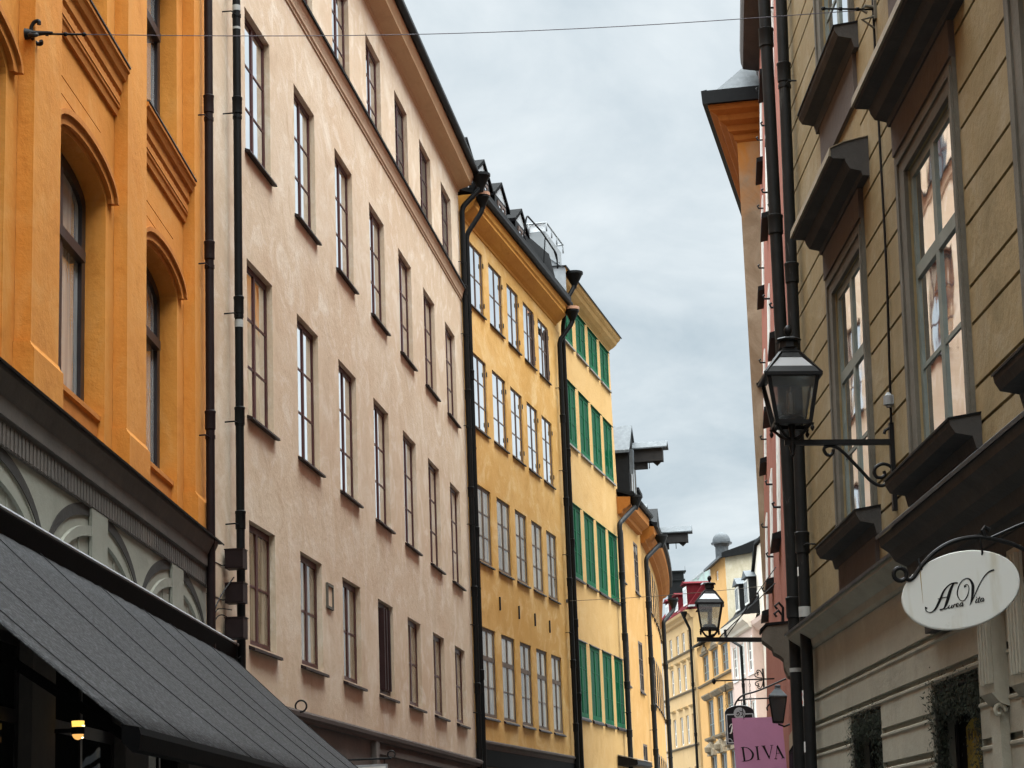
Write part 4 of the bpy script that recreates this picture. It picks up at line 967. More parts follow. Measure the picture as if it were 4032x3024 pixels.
# local x runs toward the viewer; the corner stands at x=0
wl = MB(); wl.quad((0,0,0),(0,0,17.0),(0,7,17.0),(0,7,0)); wl.quad((-12,0,0),(0,0,0),(0,0,17),(-12,0,17)); wl.quad((-12,7,0),(-12,7,17),(0,7,17),(0,7,0)); wl.quad((-12,0,0),(-12,0,17),(-12,7,17),(-12,7,0))
mt, ntt, ot = new_mat('tan_plaster_with_rust_limewash'); vt = coords(ntt)
sz = N(ntt, 'ShaderNodeSeparateXYZ'); ntt.links.new(vt, sz.inputs[0])
nz = N(ntt, 'ShaderNodeMath', operation='MULTIPLY_ADD'); nz.inputs[1].default_value = 4.2; ntt.links.new(noise(ntt, vt, .9, 6, .62, .8), nz.inputs[0]); ntt.links.new(sz.outputs['Z'], nz.inputs[2])
c0 = mixc(ntt, ramp(ntt, noise(ntt, coords(ntt, (1,.9,.6)), 1.1, 6, .65, .8), .40, .64), (.20,.14,.088), (.32,.25,.175))
c0 = mixc(ntt, ramp(ntt, nz.outputs[0], 17.2, 19.0), c0, (.40,.155,.03))
finish(ntt, ot, c0, .92, .15, 0, bump(ntt, noise(ntt, vt, 8, 6, .6), .35, .03))
wl.build('wall', mt, TN)
cor = MB()
prof = [(.0,16.75),(.05,16.80),(.07,16.92),(.16,16.97),(.20,17.1),(.34,17.18),(.38,17.3),(.52,17.38),(.55,17.45),(.55,17.55)]
for i in range(len(prof)-1):
    (o1,z1),(o2,z2) = prof[i],prof[i+1]
    A1,B1,C1 = (-12,-o1,z1),(o1,-o1,z1),(o1,7,z1); A2,B2,C2 = (-12,-o2,z2),(o2,-o2,z2),(o2,7,z2)
    cor.quad(A1,B1,B2,A2); cor.quad(B1,C1,C2,B2)
cor.build('eave_cornice', M['rust_orange'], TN)
gt = MB(); gt.prism([(-.55,17.5),(-.66,17.5),(-.68,17.8),(-.55,17.82)], -12, .66); 
gt.box(.55,.66,-.55,1.02,17.5,17.8).box(.55,.66,1.32,7,17.5,17.8); gt.build('gutter', M['gutter'], TN)
rf = MB(); rf.add([(-12,-.62,17.6),(.62,-.62,17.6),(.62,7.6,17.6),(-12,7.6,17.6),(-3.0,3.4,22.2),(-10,3.4,22.2)], [(0,1,4,5),(1,2,4),(2,3,5,4),(3,0,5)])
rf.build('roof', M['roof_grey'], TN)
hb = MB().box(-1.6,-.9,1.9,3.2,18.6,19.35); hb.build('roof_hatch', M['roof_grey'], TN)
ra = MB()
for k in range(6): ra.tube([(-1.2,1.35+.2*k,19.35),(-1.2,1.35+.2*k,19.75)], .014, 5)
ra.tube([(-1.2,1.3,19.75),(-1.2,2.5,19.75)], .016, 5).tube([(-1.2,1.3,19.36),(-1.2,2.5,19.36)], .016, 5); ra.build('roof_railing', M['pale_grey'], TN)
MB().tube([(.2,.55,18.2),(.2,.5,18.75),(.2,.48,18.95)], .02, 5).build('roof_spike', M['pale_grey'], TN)
for z in (9.45,11.2): MB().box(-.0,.10,.12,.6,z,z+.06).build('wall_cramp', M['iron'], TN)
# =================================================================== things fixed to the houses
pale = paint('pale_band', (.30,.31,.30), .5, .2)
# ---- rain pipes
downpipe('brown rain pipe on the corner between the orange house and the pink house', OR, [(-.68,-.09,16.5),(-.68,-.09,0)], .049, M['brown_pipe'], (12.2,9.96,8.24,6.31,3.0), (12.0,9.78,8.05,6.12))
downpipe('black rain pipe with pale bands on the pink house, behind three square metal boxes', PK, [(23.12,-.13,15.9),(23.12,-.13,0)], .05, M['black'], (12.9,10.45,7.97,6.64,5.42,3.6), (11.6,10.3,7.84,6.55,5.36), bands=((11.66,.07),(11.42,.03),(7.70,.09)), band_mat=pale)
downpipe('black rain pipe swinging down from the pink eave, at the edge of the yellow house', YL, [(-.22,-.52,16.05),(-.22,-.52,15.72),(-.43,-.13,15.25),(-.43,-.13,0)], .058, M['black'], (13.4,11.1,9.0,6.9,4.9), (14.0,12.4,10.4,8.3,6.2,4.4), hopper=(-.22,-.52,15.98,1.15))
downpipe('black rain pipe with a copper ring from the near end of the yellow eave', YL, [(.10,-.47,15.6),(.10,-.47,15.32),(-.06,-.13,14.75),(-.06,-.13,0)], .055, M['black'], (11.6,8.2,5.2), (13,10,7), 1, hopper=(.10,-.47,15.6,.85), ring=True)
downpipe('black rain pipe with copper ring from the far end of the yellow eave', GR, [(.06,-.47,15.5),(.06,-.47,15.2),(-.12,-.13,14.7),(-.12,-.13,0)], .062, M['black'], (12.6,10.4,8.3,6.2,4.6), (13.4,11.2,9.0,7.0), hopper=(.06,-.47,15.5,1.0), ring=True)
downpipe('black rain pipe with a high wide hopper under the cream eave', GR, [(.42,-.50,16.62),(.42,-.50,16.3),(.2,-.3,15.85),(.5,-.12,15.2),(.55,-.12,0)], .058, M['black'], (11.8,9.4,7.3,5.4), (12.4,10.1), 1, hopper=(.42,-.50,16.62,1.3))
downpipe('worn black rain pipe between the cream house and the narrow amber house', AM, [(-.05,-.52,11.85),(-.05,-.52,11.6),(-1.02,-.13,10.95),(-1.02,-.13,0)], .075, M['black_worn'], (9.4,7.6,6.2,4.8), (8.6,5.4), hopper=(-.05,-.52,11.85,1.2))
downpipe('worn black rain pipe between the narrow amber house and the curved one', AM, [(6.0,-.56,11.5),(6.0,-.56,11.3),(5.12,-.14,10.7),(5.12,-.14,0)], .075, M['black_worn'], (9.2,7.4,5.9,4.5), (8.2,5.2), hopper=(6.0,-.56,11.5,1.2))
downpipe('dark rain pipe at the bend with a tall swan neck under a pale hopper', CL, [(1.0,-.85,11.35),(1.0,-.85,10.95),(.2,-.40,10.4),(.2,-.40,0)], .085, M['black_worn'], (8.6,6.4,4.4), (7,5), hopper=(1.0,-.85,11.35,1.2))
downpipe('thin black rain pipe near the end of the straw coloured house', ST, [(11.05,-.5,15.3),(11.05,-.5,15.0),(10.85,-.15,14.3),(10.85,-.15,0)], .085, M['black'], (11,8), hopper=(11.05,-.5,15.3,1.2))
downpipe('black rain pipe bending down from the black mansard of the blush house', BH, [(2.4,-.6,12.6),(2.4,-.6,12.2),(4.4,-.15,11.5),(4.4,-.15,6.5)], .075, M['black'], (9.5,), hopper=None)
downpipe('thicker weathered rain pipe at the red house, behind the large lantern', KB, [(-.05,-.185,15.5),(-.05,-.172,11),(-.05,-.10,4.8),(-.05,-.09,0)], .066, M['black_worn'], (12.9,10.05,7.95,5.9,3.9), (), bands=((3.25,.04),), band_mat=pale, group='rain pipes by the street lamp')
p2 = downpipe('weathered rain pipe with stickers and pale band on the olive brown house', KB, [(.73,-.095,15),(.73,-.10,0)], .059, M['black_worn'], (11.9,9.35,7.2,4.45), (9.2,4.42), 1, bands=((3.72,.10),(4.5,.05)), band_mat=pale, group='rain pipes by the street lamp')
downpipe('worn black rain pipe with a hopper under the rust orange eave of the tan house', TN, [(.74,1.17,17.5),(.74,1.17,17.15),(.16,1.75,16.2),(.12,1.9,15.6),(.12,1.9,0)], .07, M['black_worn'], (14.8,), hopper=(.74,1.17,17.6,1.25))
wht = paint('sticker_paper', (.62,.62,.60), .6, .1); rdm = paint('red_sticker_print', (.42,.10,.09), .6, .15)
for (z,hh,lab,mk) in ((4.12,.09,'small white sticker high on the weathered pipe, above its pale band',0),(2.86,.15,'red and white peeling sticker low on the weathered pipe',1),(2.42,.10,'white paper scrap near the bottom of the weathered pipe in view',2)):
    st_ = MB(); n_ = 5
    for i in range(n_):
        a0, a1 = R(140+14*i), R(154+14*i); r_ = .0605
        st_.slab([(r_*math.cos(a0+R(90)),r_*math.sin(a0+R(90)),0),(r_*math.cos(a1+R(90)),r_*math.sin(a1+R(90)),0),(r_*math.cos(a1+R(90)),r_*math.sin(a1+R(90)),hh),(r_*math.cos(a0+R(90)),r_*math.sin(a0+R(90)),hh)], (.0008,-.0008,0))
    o = thing('sticker', lab, 'sticker', *on(KB, (.73,-.098,z)), group='stickers on the rain pipe'); st_.build('sticker_sheet', wht, o)
    if mk == 1:
        q = MB()
        for i in range(1,4):
            a0, a1 = R(230+14*i), R(244+14*i); r_ = .0622
            for zz in (.02,.10): q.slab([(r_*math.cos(a0),r_*math.sin(a0),zz),(r_*math.cos(a1),r_*math.sin(a1),zz),(r_*math.cos(a1),r_*math.sin(a1),zz+.03),(r_*math.cos(a0),r_*math.sin(a0),zz+.03)], (.0008,-.0008,0))
        q.build('print', rdm, o)

# ---- metal boxes and cables on the pink house
for k,(za,zb,lab) in enumerate(((4.82,5.03,'brown square metal box in front of the black pipe, topmost of three'),(4.43,4.65,'brown square metal box in front of the black pipe, middle of three'),(4.03,4.26,'brown square metal box in front of the black pipe, lowest of three'))):
    b_ = thing('junction_box', lab, 'junction box', *on(PK, (22.86,-.14,za)), group='square boxes on the black pipe')
    h_ = zb-za
    MB().box(-.10,.10,-.105,.105,0,h_).build('housing', M['brown_pipe'], b_)
    MB().box(-.108,.108,-.112,.112,h_,h_+.012).box(-.104,-.1002,-.10,.10,.012,h_-.012).build('lid', M['brown_pipe'], b_)
    MB().tube(smoothpts([(-.06,.10,h_*.2),(-.12,.13,h_*.15),(-.3,.139,h_*.18),(-.75,.139,h_*.16)],5), .007, 6).build('cable', M['iron'], b_)
c_ = thing('loose_cable', 'loose black cables looping from the boxes towards the brown pipe', 'cable', *on(PK, (22.3,-.01,4.1)))
MB().tube(smoothpts([(.5,-.12,.62),(.2,-.03,.35),(-.1,-.02,.05),(-.3,-.02,-.4)],6), .008, 6).tube(smoothpts([(.62,-.10,.12),(.3,-.03,.18),(.0,-.02,.05),(-.2,-.02,-.3)],6), .007, 6).tube(smoothpts([(.55,-.08,.26),(.3,-.02,.25),(.1,-.02,.2),(-.15,-.02,.0)],6), .006, 6).tube(smoothpts([(.55,-.14,-.08),(.56,-.13,-.22),(.66,-.12,-.27),(.78,-.12,-.24)],6), .006, 6).build('cables', M['iron'], c_)
# ---- small things on the pink house front
vb = thing('wall_box', 'small framed box on the pink wall between two lowest-row windows', 'wall box', *on(PK, (28.38,0,4.99)))
f_ = MB().box(0,.40,-.032,-.0,0,.035).box(0,.40,-.032,0,.315,.355).box(0,.04,-.032,0,.035,.315).box(.36,.40,-.032,0,.035,.315); f_.build('frame', M['casing'], vb); MB().box(.04,.36,-.012,0,.035,.315).build('back', M['pink'], vb)
sc = thing('sign_bracket', 'black scroll iron bracket sticking up above the edge of the awning on the pink house', 'bracket', *on(PK, (26.0,-.0,3.35)))
MB().tube([(0,-.16+.072*math.cos(a),.13+.072*math.sin(a)) for a in [R(-70+k*20) for k in range(19)]], .012, 6).tube([(0,0,.03),(0,-.10,.035),(0,-.135,.06)], .012, 6).build('scroll', M['iron'], sc)
sg = thing('shop_sign', 'white framed shop sign on a small scroll bracket at the foot of the pink house', 'sign', *on(PK, (28.5,-.45,2.2)))
MB().box(-.02,.02,-.32,.30,0,.60).build('board', M['white'], sg); MB().box(-.025,.025,-.34,-.321,0,.62).box(-.025,.025,.301,.32,0,.62).box(-.025,.025,-.34,.32,.601,.625).build('frame', M['pale_grey'], sg)
MB().tube([(0,.45,.70),(0,-.40,.70)], .014, 6).tube([(0,-.40+.05*math.cos(a),.75+.05*math.sin(a)) for a in [R(-90+k*24) for k in range(14)]], .011, 6).tube([(0,-.3,.70),(0,-.3,.62)], .008, 5).build('bracket', M['iron'], sg)

# ---- street lanterns on wall brackets
M['lamp_roof_pane'] = glass('lantern_roof_glass', (.30,.31,.32), None, 1.0, .02, .15)
def lantern(name, label, cat, loc, rot, group):
    t = thing(name, label, cat, loc, rot, group)      # local origin: middle of the seat below the glass body
    fr = MB(); b0, b1, z0, z1 = .128, .19, .06, .43
    def ring(h, z, w_, hh):
        m_ = fr
        m_.box(-h-w_/2,h+w_/2,-h-w_/2,-h+w_/2,z,z+hh); m_.box(-h-w_/2,h+w_/2,h-w_/2,h+w_/2,z,z+hh); m_.box(-h-w_/2,-h+w_/2,-h+w_/2,h-w_/2,z,z+hh); m_.box(h-w_/2,h+w_/2,-h+w_/2,h-w_/2,z,z+hh)
    ring(b0, z0-.012, .03, .03); ring(b1, z1-.02, .028, .03)
    for sx in (-1,1):
        for sy in (-1,1):
            fr.bar((sx*b0,sy*b0,z0), (sx*b1,sy*b1,z1), .030)
            fr.lathe([(.004,z0-.075),(.014,z0-.06),(.017,z0-.045),(.009,z0-.03),(.016,z0-.01)], (sx*(b0+.012),sy*(b0+.012)), 8)
    fr.build('frame', M['iron'], t)
    for (sx,sy) in ((0,-1),(0,1),(-1,0),(1,0)):
        g = MB(); k0, k1 = b0-.004, b1-.004
        P_ = [(-k0,sy*k0,z0+.015),(k0,sy*k0,z0+.015),(k1,sy*k1,z1-.02),(-k1,sy*k1,z1-.02)] if sy else [(sx*k0,-k0,z0+.015),(sx*k0,k0,z0+.015),(sx*k1,k1,z1-.02),(sx*k1,-k1,z1-.02)]
        g.slab(P_, (sx*-.003,sy*-.003,0)); g.build('glass_pane', M['lamp_glass'], t)
    e, tp, ze, zt_ = .225, .075, z1-.005, .62
    rb = MB()
    rb.lathe([(e*1.414,ze-.012),(e*1.414,ze+.012),(b1*1.38,ze+.02),(b1*1.36,ze-.012)], (0,0), 4, R(45), False)
    for sx in (-1,1):
        for sy in (-1,1): rb.bar((sx*(e-.01),sy*(e-.01),ze+.005), (sx*tp,sy*tp,zt_), .026)
    for a in range(4):
        c_, s_ = (1,0,-1,0)[a], (0,1,0,-1)[a]
        P_ = lambda q,zz,l: (c_*q - s_*l, s_*q + c_*l, zz)
        rb.slab([P_(e-.005,ze+.008,-e),P_(e-.005,ze+.008,e),P_(e-.045,ze+.06,e-.04),P_(e-.045,ze+.06,-e+.04)], (0,0,.008))
        rb.slab([P_(.105,zt_-.045,-.105),P_(.105,zt_-.045,.105),P_(tp,zt_,tp),P_(tp,zt_,-tp)], (0,0,.008))
    rb.build('roof_frame', M['iron'], t)
    rp = MB()
    for a in range(4):
        c_, s_ = (1,0,-1,0)[a], (0,1,0,-1)[a]
        P_ = lambda q,zz,l: (c_*q - s_*l, s_*q + c_*l, zz)
        rp.slab([P_(e-.045,ze+.058,-e+.045),P_(e-.045,ze+.058,e-.045),P_(.105,zt_-.047,.105),P_(.105,zt_-.047,-.105)], (0,0,.004))
    rp.build('roof_pane', M['lamp_roof_pane'], t)
    MB().lathe([(.105,zt_-.005),(.115,zt_+.01),(.085,zt_+.03),(.082,zt_+.05)], (0,0), 4, R(45), False).lathe([(.082,zt_+.05),(.075,zt_+.105)], (0,0), 8, R(22), False).lathe([(.10,zt_+.105),(.105,zt_+.118),(.09,zt_+.13),(.03,zt_+.138)], (0,0), 8, R(22), False).lathe([(.012,zt_+.138),(.014,zt_+.155),(.02,zt_+.165),(.032,zt_+.185),(.034,zt_+.205),(.024,zt_+.225),(.008,zt_+.24)], (0,0), 12).build('chimney', M['iron'], t)
    MB().lathe([(.02,.06),(.10,.075),(.105,.11),(.085,.13),(.03,.135)], (0,0), 20).build('burner', M['iron'], t)
    MB().lathe([(.034,.135),(.034,.33),(.03,.33),(.03,.14)], (0,0), 16).build('lamp_tube', M['lamp_glass'], t)
    MB().lathe([(.016,.135),(.016,.31),(.008,.32)], (0,0), 12).build('lamp_core', M['white'], t)
    yk = MB()
    for sx in (-1,1):
        for sy in (-1,1):
            yk.tube(smoothpts([(sx*(b0+.005),sy*(b0+.005),z0-.01),(sx*.10,sy*.10,.01),(sx*.06,sy*.06,-.035),(0,0,-.055)],5), .012, 6)
    yk.lathe([(.026,-.075),(.03,-.06),(.022,-.04),(.022,0),(.03,.06)], (0,0), 10); yk.build('yoke', M['iron'], t)
    return t
LG = 'gas style lanterns on brackets'
l1 = lantern('street_lamp', 'large black four-sided street lantern on a scrolled arm beside the olive brown house', 'street lamp', *on(KB, (5.17,-.79,4.672)), LG)
s_ = .000818
q_ = lambda X,Y: (0, -(1240-X)*s_+.79, 4.605-(Y-1170)*s_-4.685)
am = MB().box(-.022,.022,-.06,.79,-.102,-.06); am.lathe([(.02,-.06),(.03,-.10),(.014,-.16),(.02,-.175),(.004,-.19)], (0,0), 10)
am.build('bracket_arm', M['iron'], l1)
pl = MB().box(-.028,.028,.755,.79,-.62,.07).tube([q_(1240,1160),q_(1236,1090),q_(1215,1048),q_(1190,1042),q_(1160,1060),q_(1150,1092)], .013, 6); pl.build('wall_plate', M['iron'], l1)
cv = MB()
S1 = [(660,1240),(655,1270),(625,1295),(590,1280),(572,1240),(590,1212),(640,1203),(700,1222),(760,1270),(850,1370),(930,1460),(1000,1540),(1090,1590),(1170,1560),(1215,1490),(1220,1440),(1180,1395),(1120,1382),(1060,1410),(1038,1460),(1060,1505),(1105,1512),(1140,1485),(1130,1450)]
cv.tube([q_(*p) for p in smoothpts(S1,5)], .0135, 8); cv.build('bracket_scroll', M['iron'], l1)
l2 = lantern('street_lamp', 'smaller looking black street lantern far down the street on a plain straight arm', 'street lamp', *on(HR, (10.05,-1.08,4.90)), LG); l2.scale = (1.05,1.05,1.10)
MB().box(-.03,.03,-.20,1.10,-.125,-.06).box(-.05,.05,1.0,1.09,-.16,-.03).build('bracket_arm', M['iron'], l2)
MB().tube([(0,.25,-.06),(.3,1.1,1.05)], .008, 5).tube([(0,.15,-.06),(-.3,1.1,.85)], .008, 5).build('stay_wire', M['iron'], l2)
wl_ = thing('wall_lantern', 'dark tapered wall lantern with a grey cap above the purple sign', 'wall lantern', *on(HR, (17.05,-.15,3.08)), LG)
MB().lathe([(.085,0),(.09,.01),(.148,.31),(.155,.32)], (0,0), 4, R(45), False).build('lantern_body', M['pane_dark'], wl_)
f_ = MB()
for sx in (-1,1):
    for sy in (-1,1): f_.bar((sx*.062,sy*.062,.0), (sx*.108,sy*.108,.32), .018)
f_.lathe([(.09,-.01),(.095,.015)], (0,0), 4, R(45), False).tube([(0,.15,-.02),(0,.08,-.05),(0,0,-.02)], .012, 6); f_.build('frame', M['iron'], wl_)
MB().lathe([(.165,.32),(.168,.335),(.06,.42),(.05,.44),(.055,.47),(.02,.48)], (0,0), 4, R(45), False).build('cap', M['roof_grey'], wl_)

# ---- cable and junction box on the olive brown wall
cb_ = thing('wall_cable', 'thin black cable running down the olive wall between its two windows', 'cable', *on(KB, (5.2,-.0,4.7)))
MB().tube(smoothpts([(.10,-.02,3.6),(.09,-.018,2.4),(.12,-.02,1.3),(.04,-.02,.42),(.02,-.02,.25),(.0,-.02,.04)],6), .011, 6).build('cable', M['iron'], cb_)
jb = thing('junction_box', 'small grey round junction box on the cable above the lamp bracket', 'junction box', *on(KB, (5.22,-.0,4.90)))
MB().lathe([(.02,-.045),(.022,-.03),(.042,-.025),(.042,.045),(.03,.05),(.012,.075)], (0,-.035), 12).build('housing', M['tower'], jb); MB().box(-.03,.03,-.03,-.001,-.02,.05).build('base', M['pale_grey'], jb)

# ---- wires across the street
a0 = Vector(on(OR,(-7.85,.02,7.90))[0]); a1 = Vector(on(KB,(5.31,-.03,8.12))[0])
wr = thing('span_wire', 'thin wire stretched across the street from the orange house to the olive house', 'wire', tuple((a0+a1)/2), (0,0,0), 'wires across the street')
mid = (a0+a1)/2
wpts = [a0.lerp(a1,i/30)+Vector((0,0,-.10*math.sin(math.pi*i/30)))-mid for i in range(31)]
MB().tube(wpts, .0036, 6).build('wire', paint('wire_metal', (.10,.09,.11), .5, .1), wr)
for (p,dr) in ((0,1),(30,-1)):
    m_ = MB(); d_ = (wpts[1]-wpts[0]).normalized()*dr
    m_.tube([wpts[p], wpts[p]+d_*.42], .009, 6)
    for k in (.12,.26,.40): m_.tube([wpts[p]+d_*(k-.012), wpts[p]+d_*(k+.012)], .017, 6)
    m_.build('turnbuckle', M['gutter'], wr)
an = thing('wall_anchor', 'black three-lobed iron wall anchor holding the wire on the orange pilaster', 'wall anchor', tuple(a0), (0,0,R(90-1.56)))
pa = MB().tube([(0,.06,0),(0,.02,0),(0,-.03,0),(0,-.09,0),(0,-.16,0),(0,-.21,0)], [.06,.05,.03,.024,.018,.01], 10)
for k in range(3):
    a_ = R(90+120*k); c_, s_ = math.cos(a_), math.sin(a_)
    pa.tube(smoothpts([(c_*.0,.0,s_*.0),(c_*.07,-.0,s_*.07),(c_*.12,-.03,s_*.12),(c_*.125,-.07,s_*.125),(c_*.09,-.075,s_*.09)],4), .02, 8)
pa.build('anchor_plate', M['iron'], an); an.scale = (.8,.8,.8)
an2 = thing('wall_anchor', 'grey iron hook and bracket on the olive wall where the wire ends', 'wall anchor', *on(KB,(5.31,-.0,8.12)))
MB().box(-.04,.04,-.02,.001,-.09,.09).tube([(0,-.02,.02),(0,-.09,.03),(0,-.12,.0),(0,-.07,-.03)], .014, 6).tube([(0,-.01,-.06),(.03,-.12,-.10),(.0,-.02,-.16)], .012, 6).build('hook', M['casing'], an2)
b0_ = Vector(on(YL,(10.12,-.01,7.83))[0]); b1_ = Vector((5.13,43.98,6.87)); mid = (b0_+b1_)/2
wr2 = thing('span_wire', 'faint wire far down the street from the yellow house to the tan corner house', 'wire', tuple(mid), (0,0,0), 'wires across the street')
wp = [b0_.lerp(b1_,i/20)+Vector((0,0,-.04*math.sin(math.pi*i/20)))-mid for i in range(21)]
MB().tube(wp, .006, 6).tube([wp[0],wp[1]*.1+wp[0]*.9], .05, 8).build('wire', M['casing'], wr2)

# ---- oval shop sign on its arched bracket
sk = .000867
OY = 10.5
ox, oz = 2.224, 1.6+(3.145-1.6)*10.5/13.5
sgn = thing('oval_sign', 'white oval hanging sign with black script lettering under an arched iron bracket', 'sign', (ox,OY,oz), (0,0,R(-2)))
E_ = [(.292*math.cos(a)+.022*math.sin(a), .19*math.sin(a)+.028*math.cos(a)) for a in [2*math.pi*i/64 for i in range(64)]]
m, nt, out = new_mat('off_white_sign_board'); v = coords(nt, (1,1,.18))
st_n = ramp(nt, noise(nt, v, 9, 4, .6), .56, .74); c_ = mixc(nt, st_n, (.60,.61,.575), (.50,.48,.40))
v2 = coords(nt); c_ = mixc(nt, ramp(nt, noise(nt, v2, 5, 5, .7), .62, .72), c_, (.47,.47,.44))
finish(nt, out, c_, .45, .4); M['sign_white'] = m
MB().plate(E_, -.009, .009).build('board', M['sign_white'], sgn)
rim = MB(); rim.tube([(x,0,z) for (x,z) in E_]+[(E_[0][0],0,E_[0][1])], .0085, 6, False); rim.build('rim', M['sign_white'], sgn)
rs = MB(); ribbon(rs, [(-.198,.118,.004),(-.197,.07,.005),(-.196,.0,.003),(-.1955,-.06,.001)], -.0098, -.0092, 4); rs.build('rust_streak', paint('rust_stain', (.30,.22,.10), .7, .3), sgn)
L2 = lambda X,Y,w_: ((X*.1582+3600-3779.3)*.001281, -(Y*.1582+2220-2325.4)*.001281, w_*(.000222 if w_ > 0 else .000222))
A1 = [(240,1060,62),(225,1085,50),(212,1090,18),(225,1140,16),(290,1190,18),(370,1185,24),(450,1125,40),(530,1010,56),(600,880,54),(690,700,44),(790,580,32),(900,505,30),(1000,488,36),(1065,492,30)]
A2 = [(1000,488,10),(950,520,40),(880,640,62),(820,790,72),(760,950,64),(700,1070,44),(660,1115,26),(600,1135,30),(565,1140,34)]
A3 = [(540,870,16),(640,850,20),(760,830,20)]
A4 = [(640,1120,14),(720,1125,14),(775,1085,16),(820,1040,14)]
V1 = [(1250,600,66),(1235,575,50),(1245,550,20),(1285,535,16),(1325,580,16),(1325,680,18),(1270,830,26),(1200,920,22),(1150,942,14),(1090,920,16),(1040,820,24),(1040,700,28),(1100,540,22),(1190,430,18),(1290,385,18),(1380,430,44),(1430,560,66),(1420,700,66),(1390,850,48),(1350,970,26),(1315,1060,8)]
V2 = [(1315,1060,8),(1400,920,22),(1500,730,24),(1610,530,22),(1720,370,22),(1850,250,30),(1950,208,34),(1992,205,30)]
u_ = [[(820,1030,12),(790,1090,26),(800,1110,24),(840,1090,14),(880,1030,14)],[(885,1025,26),(862,1090,28),(885,1105,14),(905,1085,10)]]
r_ = [[(935,1010,26),(905,1095,30)],[(915,1060,14),(950,1020,18),(985,1015,22)]]
e_ = [[(975,1065,12),(1030,1030,14),(1035,1000,18),(1005,1000,22),(980,1050,30),(1000,1080,24),(1050,1055,12)]]
aa = [[(1150,985,14),(1110,990,22),(1070,1040,30),(1085,1070,20),(1130,1035,16),(1150,990,20)],[(1150,985,24),(1125,1060,28),(1145,1065,16),(1175,1020,10)]]
i2 = [[(1505,905,26),(1465,985,30),(1490,998,16),(1530,960,10)],[(1490,868,26),(1510,865,26)]]
t2 = [[(1580,850,20),(1530,975,32),(1555,990,18),(1585,960,12)],[(1520,900,14),(1600,888,14)]]
a2 = [[(dx+520,dz-95,ww_) for (dx,dz,ww_) in S_] for S_ in aa]
lt = MB()
for S_ in [A1,A2,A3,A4,V1,V2]: ribbon(lt, [L2(*p) for p in S_], -.0115, -.0095, 6)
for S_ in u_+r_+e_+aa+i2+t2+a2: ribbon(lt, [L2(p[0],p[1],p[2]*.85) for p in S_], -.0115, -.0095, 6)
lt.build('lettering', M['iron'], sgn)
hk = MB()
for (x,z0_,z1_) in ((.118,.185,.262),(-.2,.125,.168)): hk.tube([(x,0,z0_-.02),(x+.004,-.014,z0_),(x,0,z1_)], .0055, 6)
hk.build('hanger', M['gutter'], sgn)
bk_ = thing('sign_bracket', 'arched wrought iron bracket with a curled tip carrying the white oval sign', 'bracket', (2.93,OY,2.72), (0,0,0))
o_ = lambda x,z: (x*.7778-2.93, 0, 1.6+(z-1.6)*.7778-2.72)
arc = smoothpts([(2.505,3.245),(2.53,3.225),(2.565,3.245),(2.62,3.315),(2.72,3.405),(2.84,3.465),(2.97,3.487),(3.08,3.475),(3.2,3.44),(3.29,3.395),(3.42,3.30),(3.56,3.16),(3.72,3.02)],5)
cur = [(2.475+.042*math.cos(a), 3.262+.042*math.sin(a)) for a in [R(-20-k*22) for k in range(18)]]
B_ = MB().tube([o_(*p) for p in arc], .0115, 8).tube([o_(2.505,3.245)]+[o_(*p) for p in cur], .0115, 8).tube([o_(3.045,3.49),o_(3.035,3.53),(o_(3.05,3.55)),(o_(3.08,3.53))], .012, 6).tube([o_(3.075,3.475),o_(3.25,3.545),o_(3.75,3.72)], .008, 6)
B_.tube([o_(2.615,3.32),o_(2.612,3.285)], .009, 6); B_.build('arch', M['iron'], bk_)
MB().box(-.05,.02,-.02,.02,-.02,.6).build('wall_plate', M['iron'], bk_)

# ---- purple hanging sign
dv_ = thing('purple_sign', 'purple rectangular hanging sign with four black serif capitals', 'sign', (3.14,28.5,3.241), (0,0,R(-1.5))); dv_.scale = (.9194,)*3
MB().slab([(-.365,-.012,.005),(.365,-.012,-.002),(.40,-.012,-.98),(-.34,-.012,-.98)], (0,.024,0)).build('board', paint('mauve_sign_paint', (.40,.19,.30), .8, .06, .1), dv_)
k_ = .731/1050
T = lambda X,Y: ((X-270)*k_-.365, -(Y-430)*k_)
dl = MB()
def poly(*P): dl.plate([T(*p) for p in P], -.0155, -.0125)
poly((440,1045),(480,1045),(500,1320),(462,1320)); poly((420,1035),(500,1030),(500,1046),(420,1050)); poly((440,1318),(520,1316),(520,1328),(440,1332))
Do = [(500,1036),(570,1050),(640,1105),(686,1175),(676,1245),(625,1305),(520,1328)]; Di = [(500,1048),(560,1066),(610,1115),(642,1180),(634,1240),(595,1295),(520,1314)]
So, Si = smoothpts(Do,4), smoothpts(Di,4)
for i in range(len(So)-1): poly(So[i],So[i+1],Si[i+1],Si[i])
poly((735,1035),(775,1033),(790,1305),(752,1308)); poly((715,1030),(795,1026),(795,1036),(715,1040)); poly((735,1306),(812,1303),(812,1313),(735,1316))
poly((868,1028),(920,1026),(1008,1260),(998,1305)); poly((1068,1022),(1080,1022),(1004,1302),(994,1285)); poly((850,1022),(938,1018),(938,1028),(850,1032)); poly((1035,1016),(1105,1014),(1105,1023),(1035,1025))
poly((1165,1050),(1195,1018),(1318,1290),(1275,1292)); poly((1180,1032),(1190,1045),(1140,1298),(1128,1298)); poly((1148,1185),(1255,1182),(1258,1192),(1146,1195)); poly((1105,1296),(1165,1293),(1165,1303),(1105,1306)); poly((1255,1290),(1335,1286),(1335,1296),(1255,1300))
dl.build('lettering', M['iron'], dv_)
chn = MB()
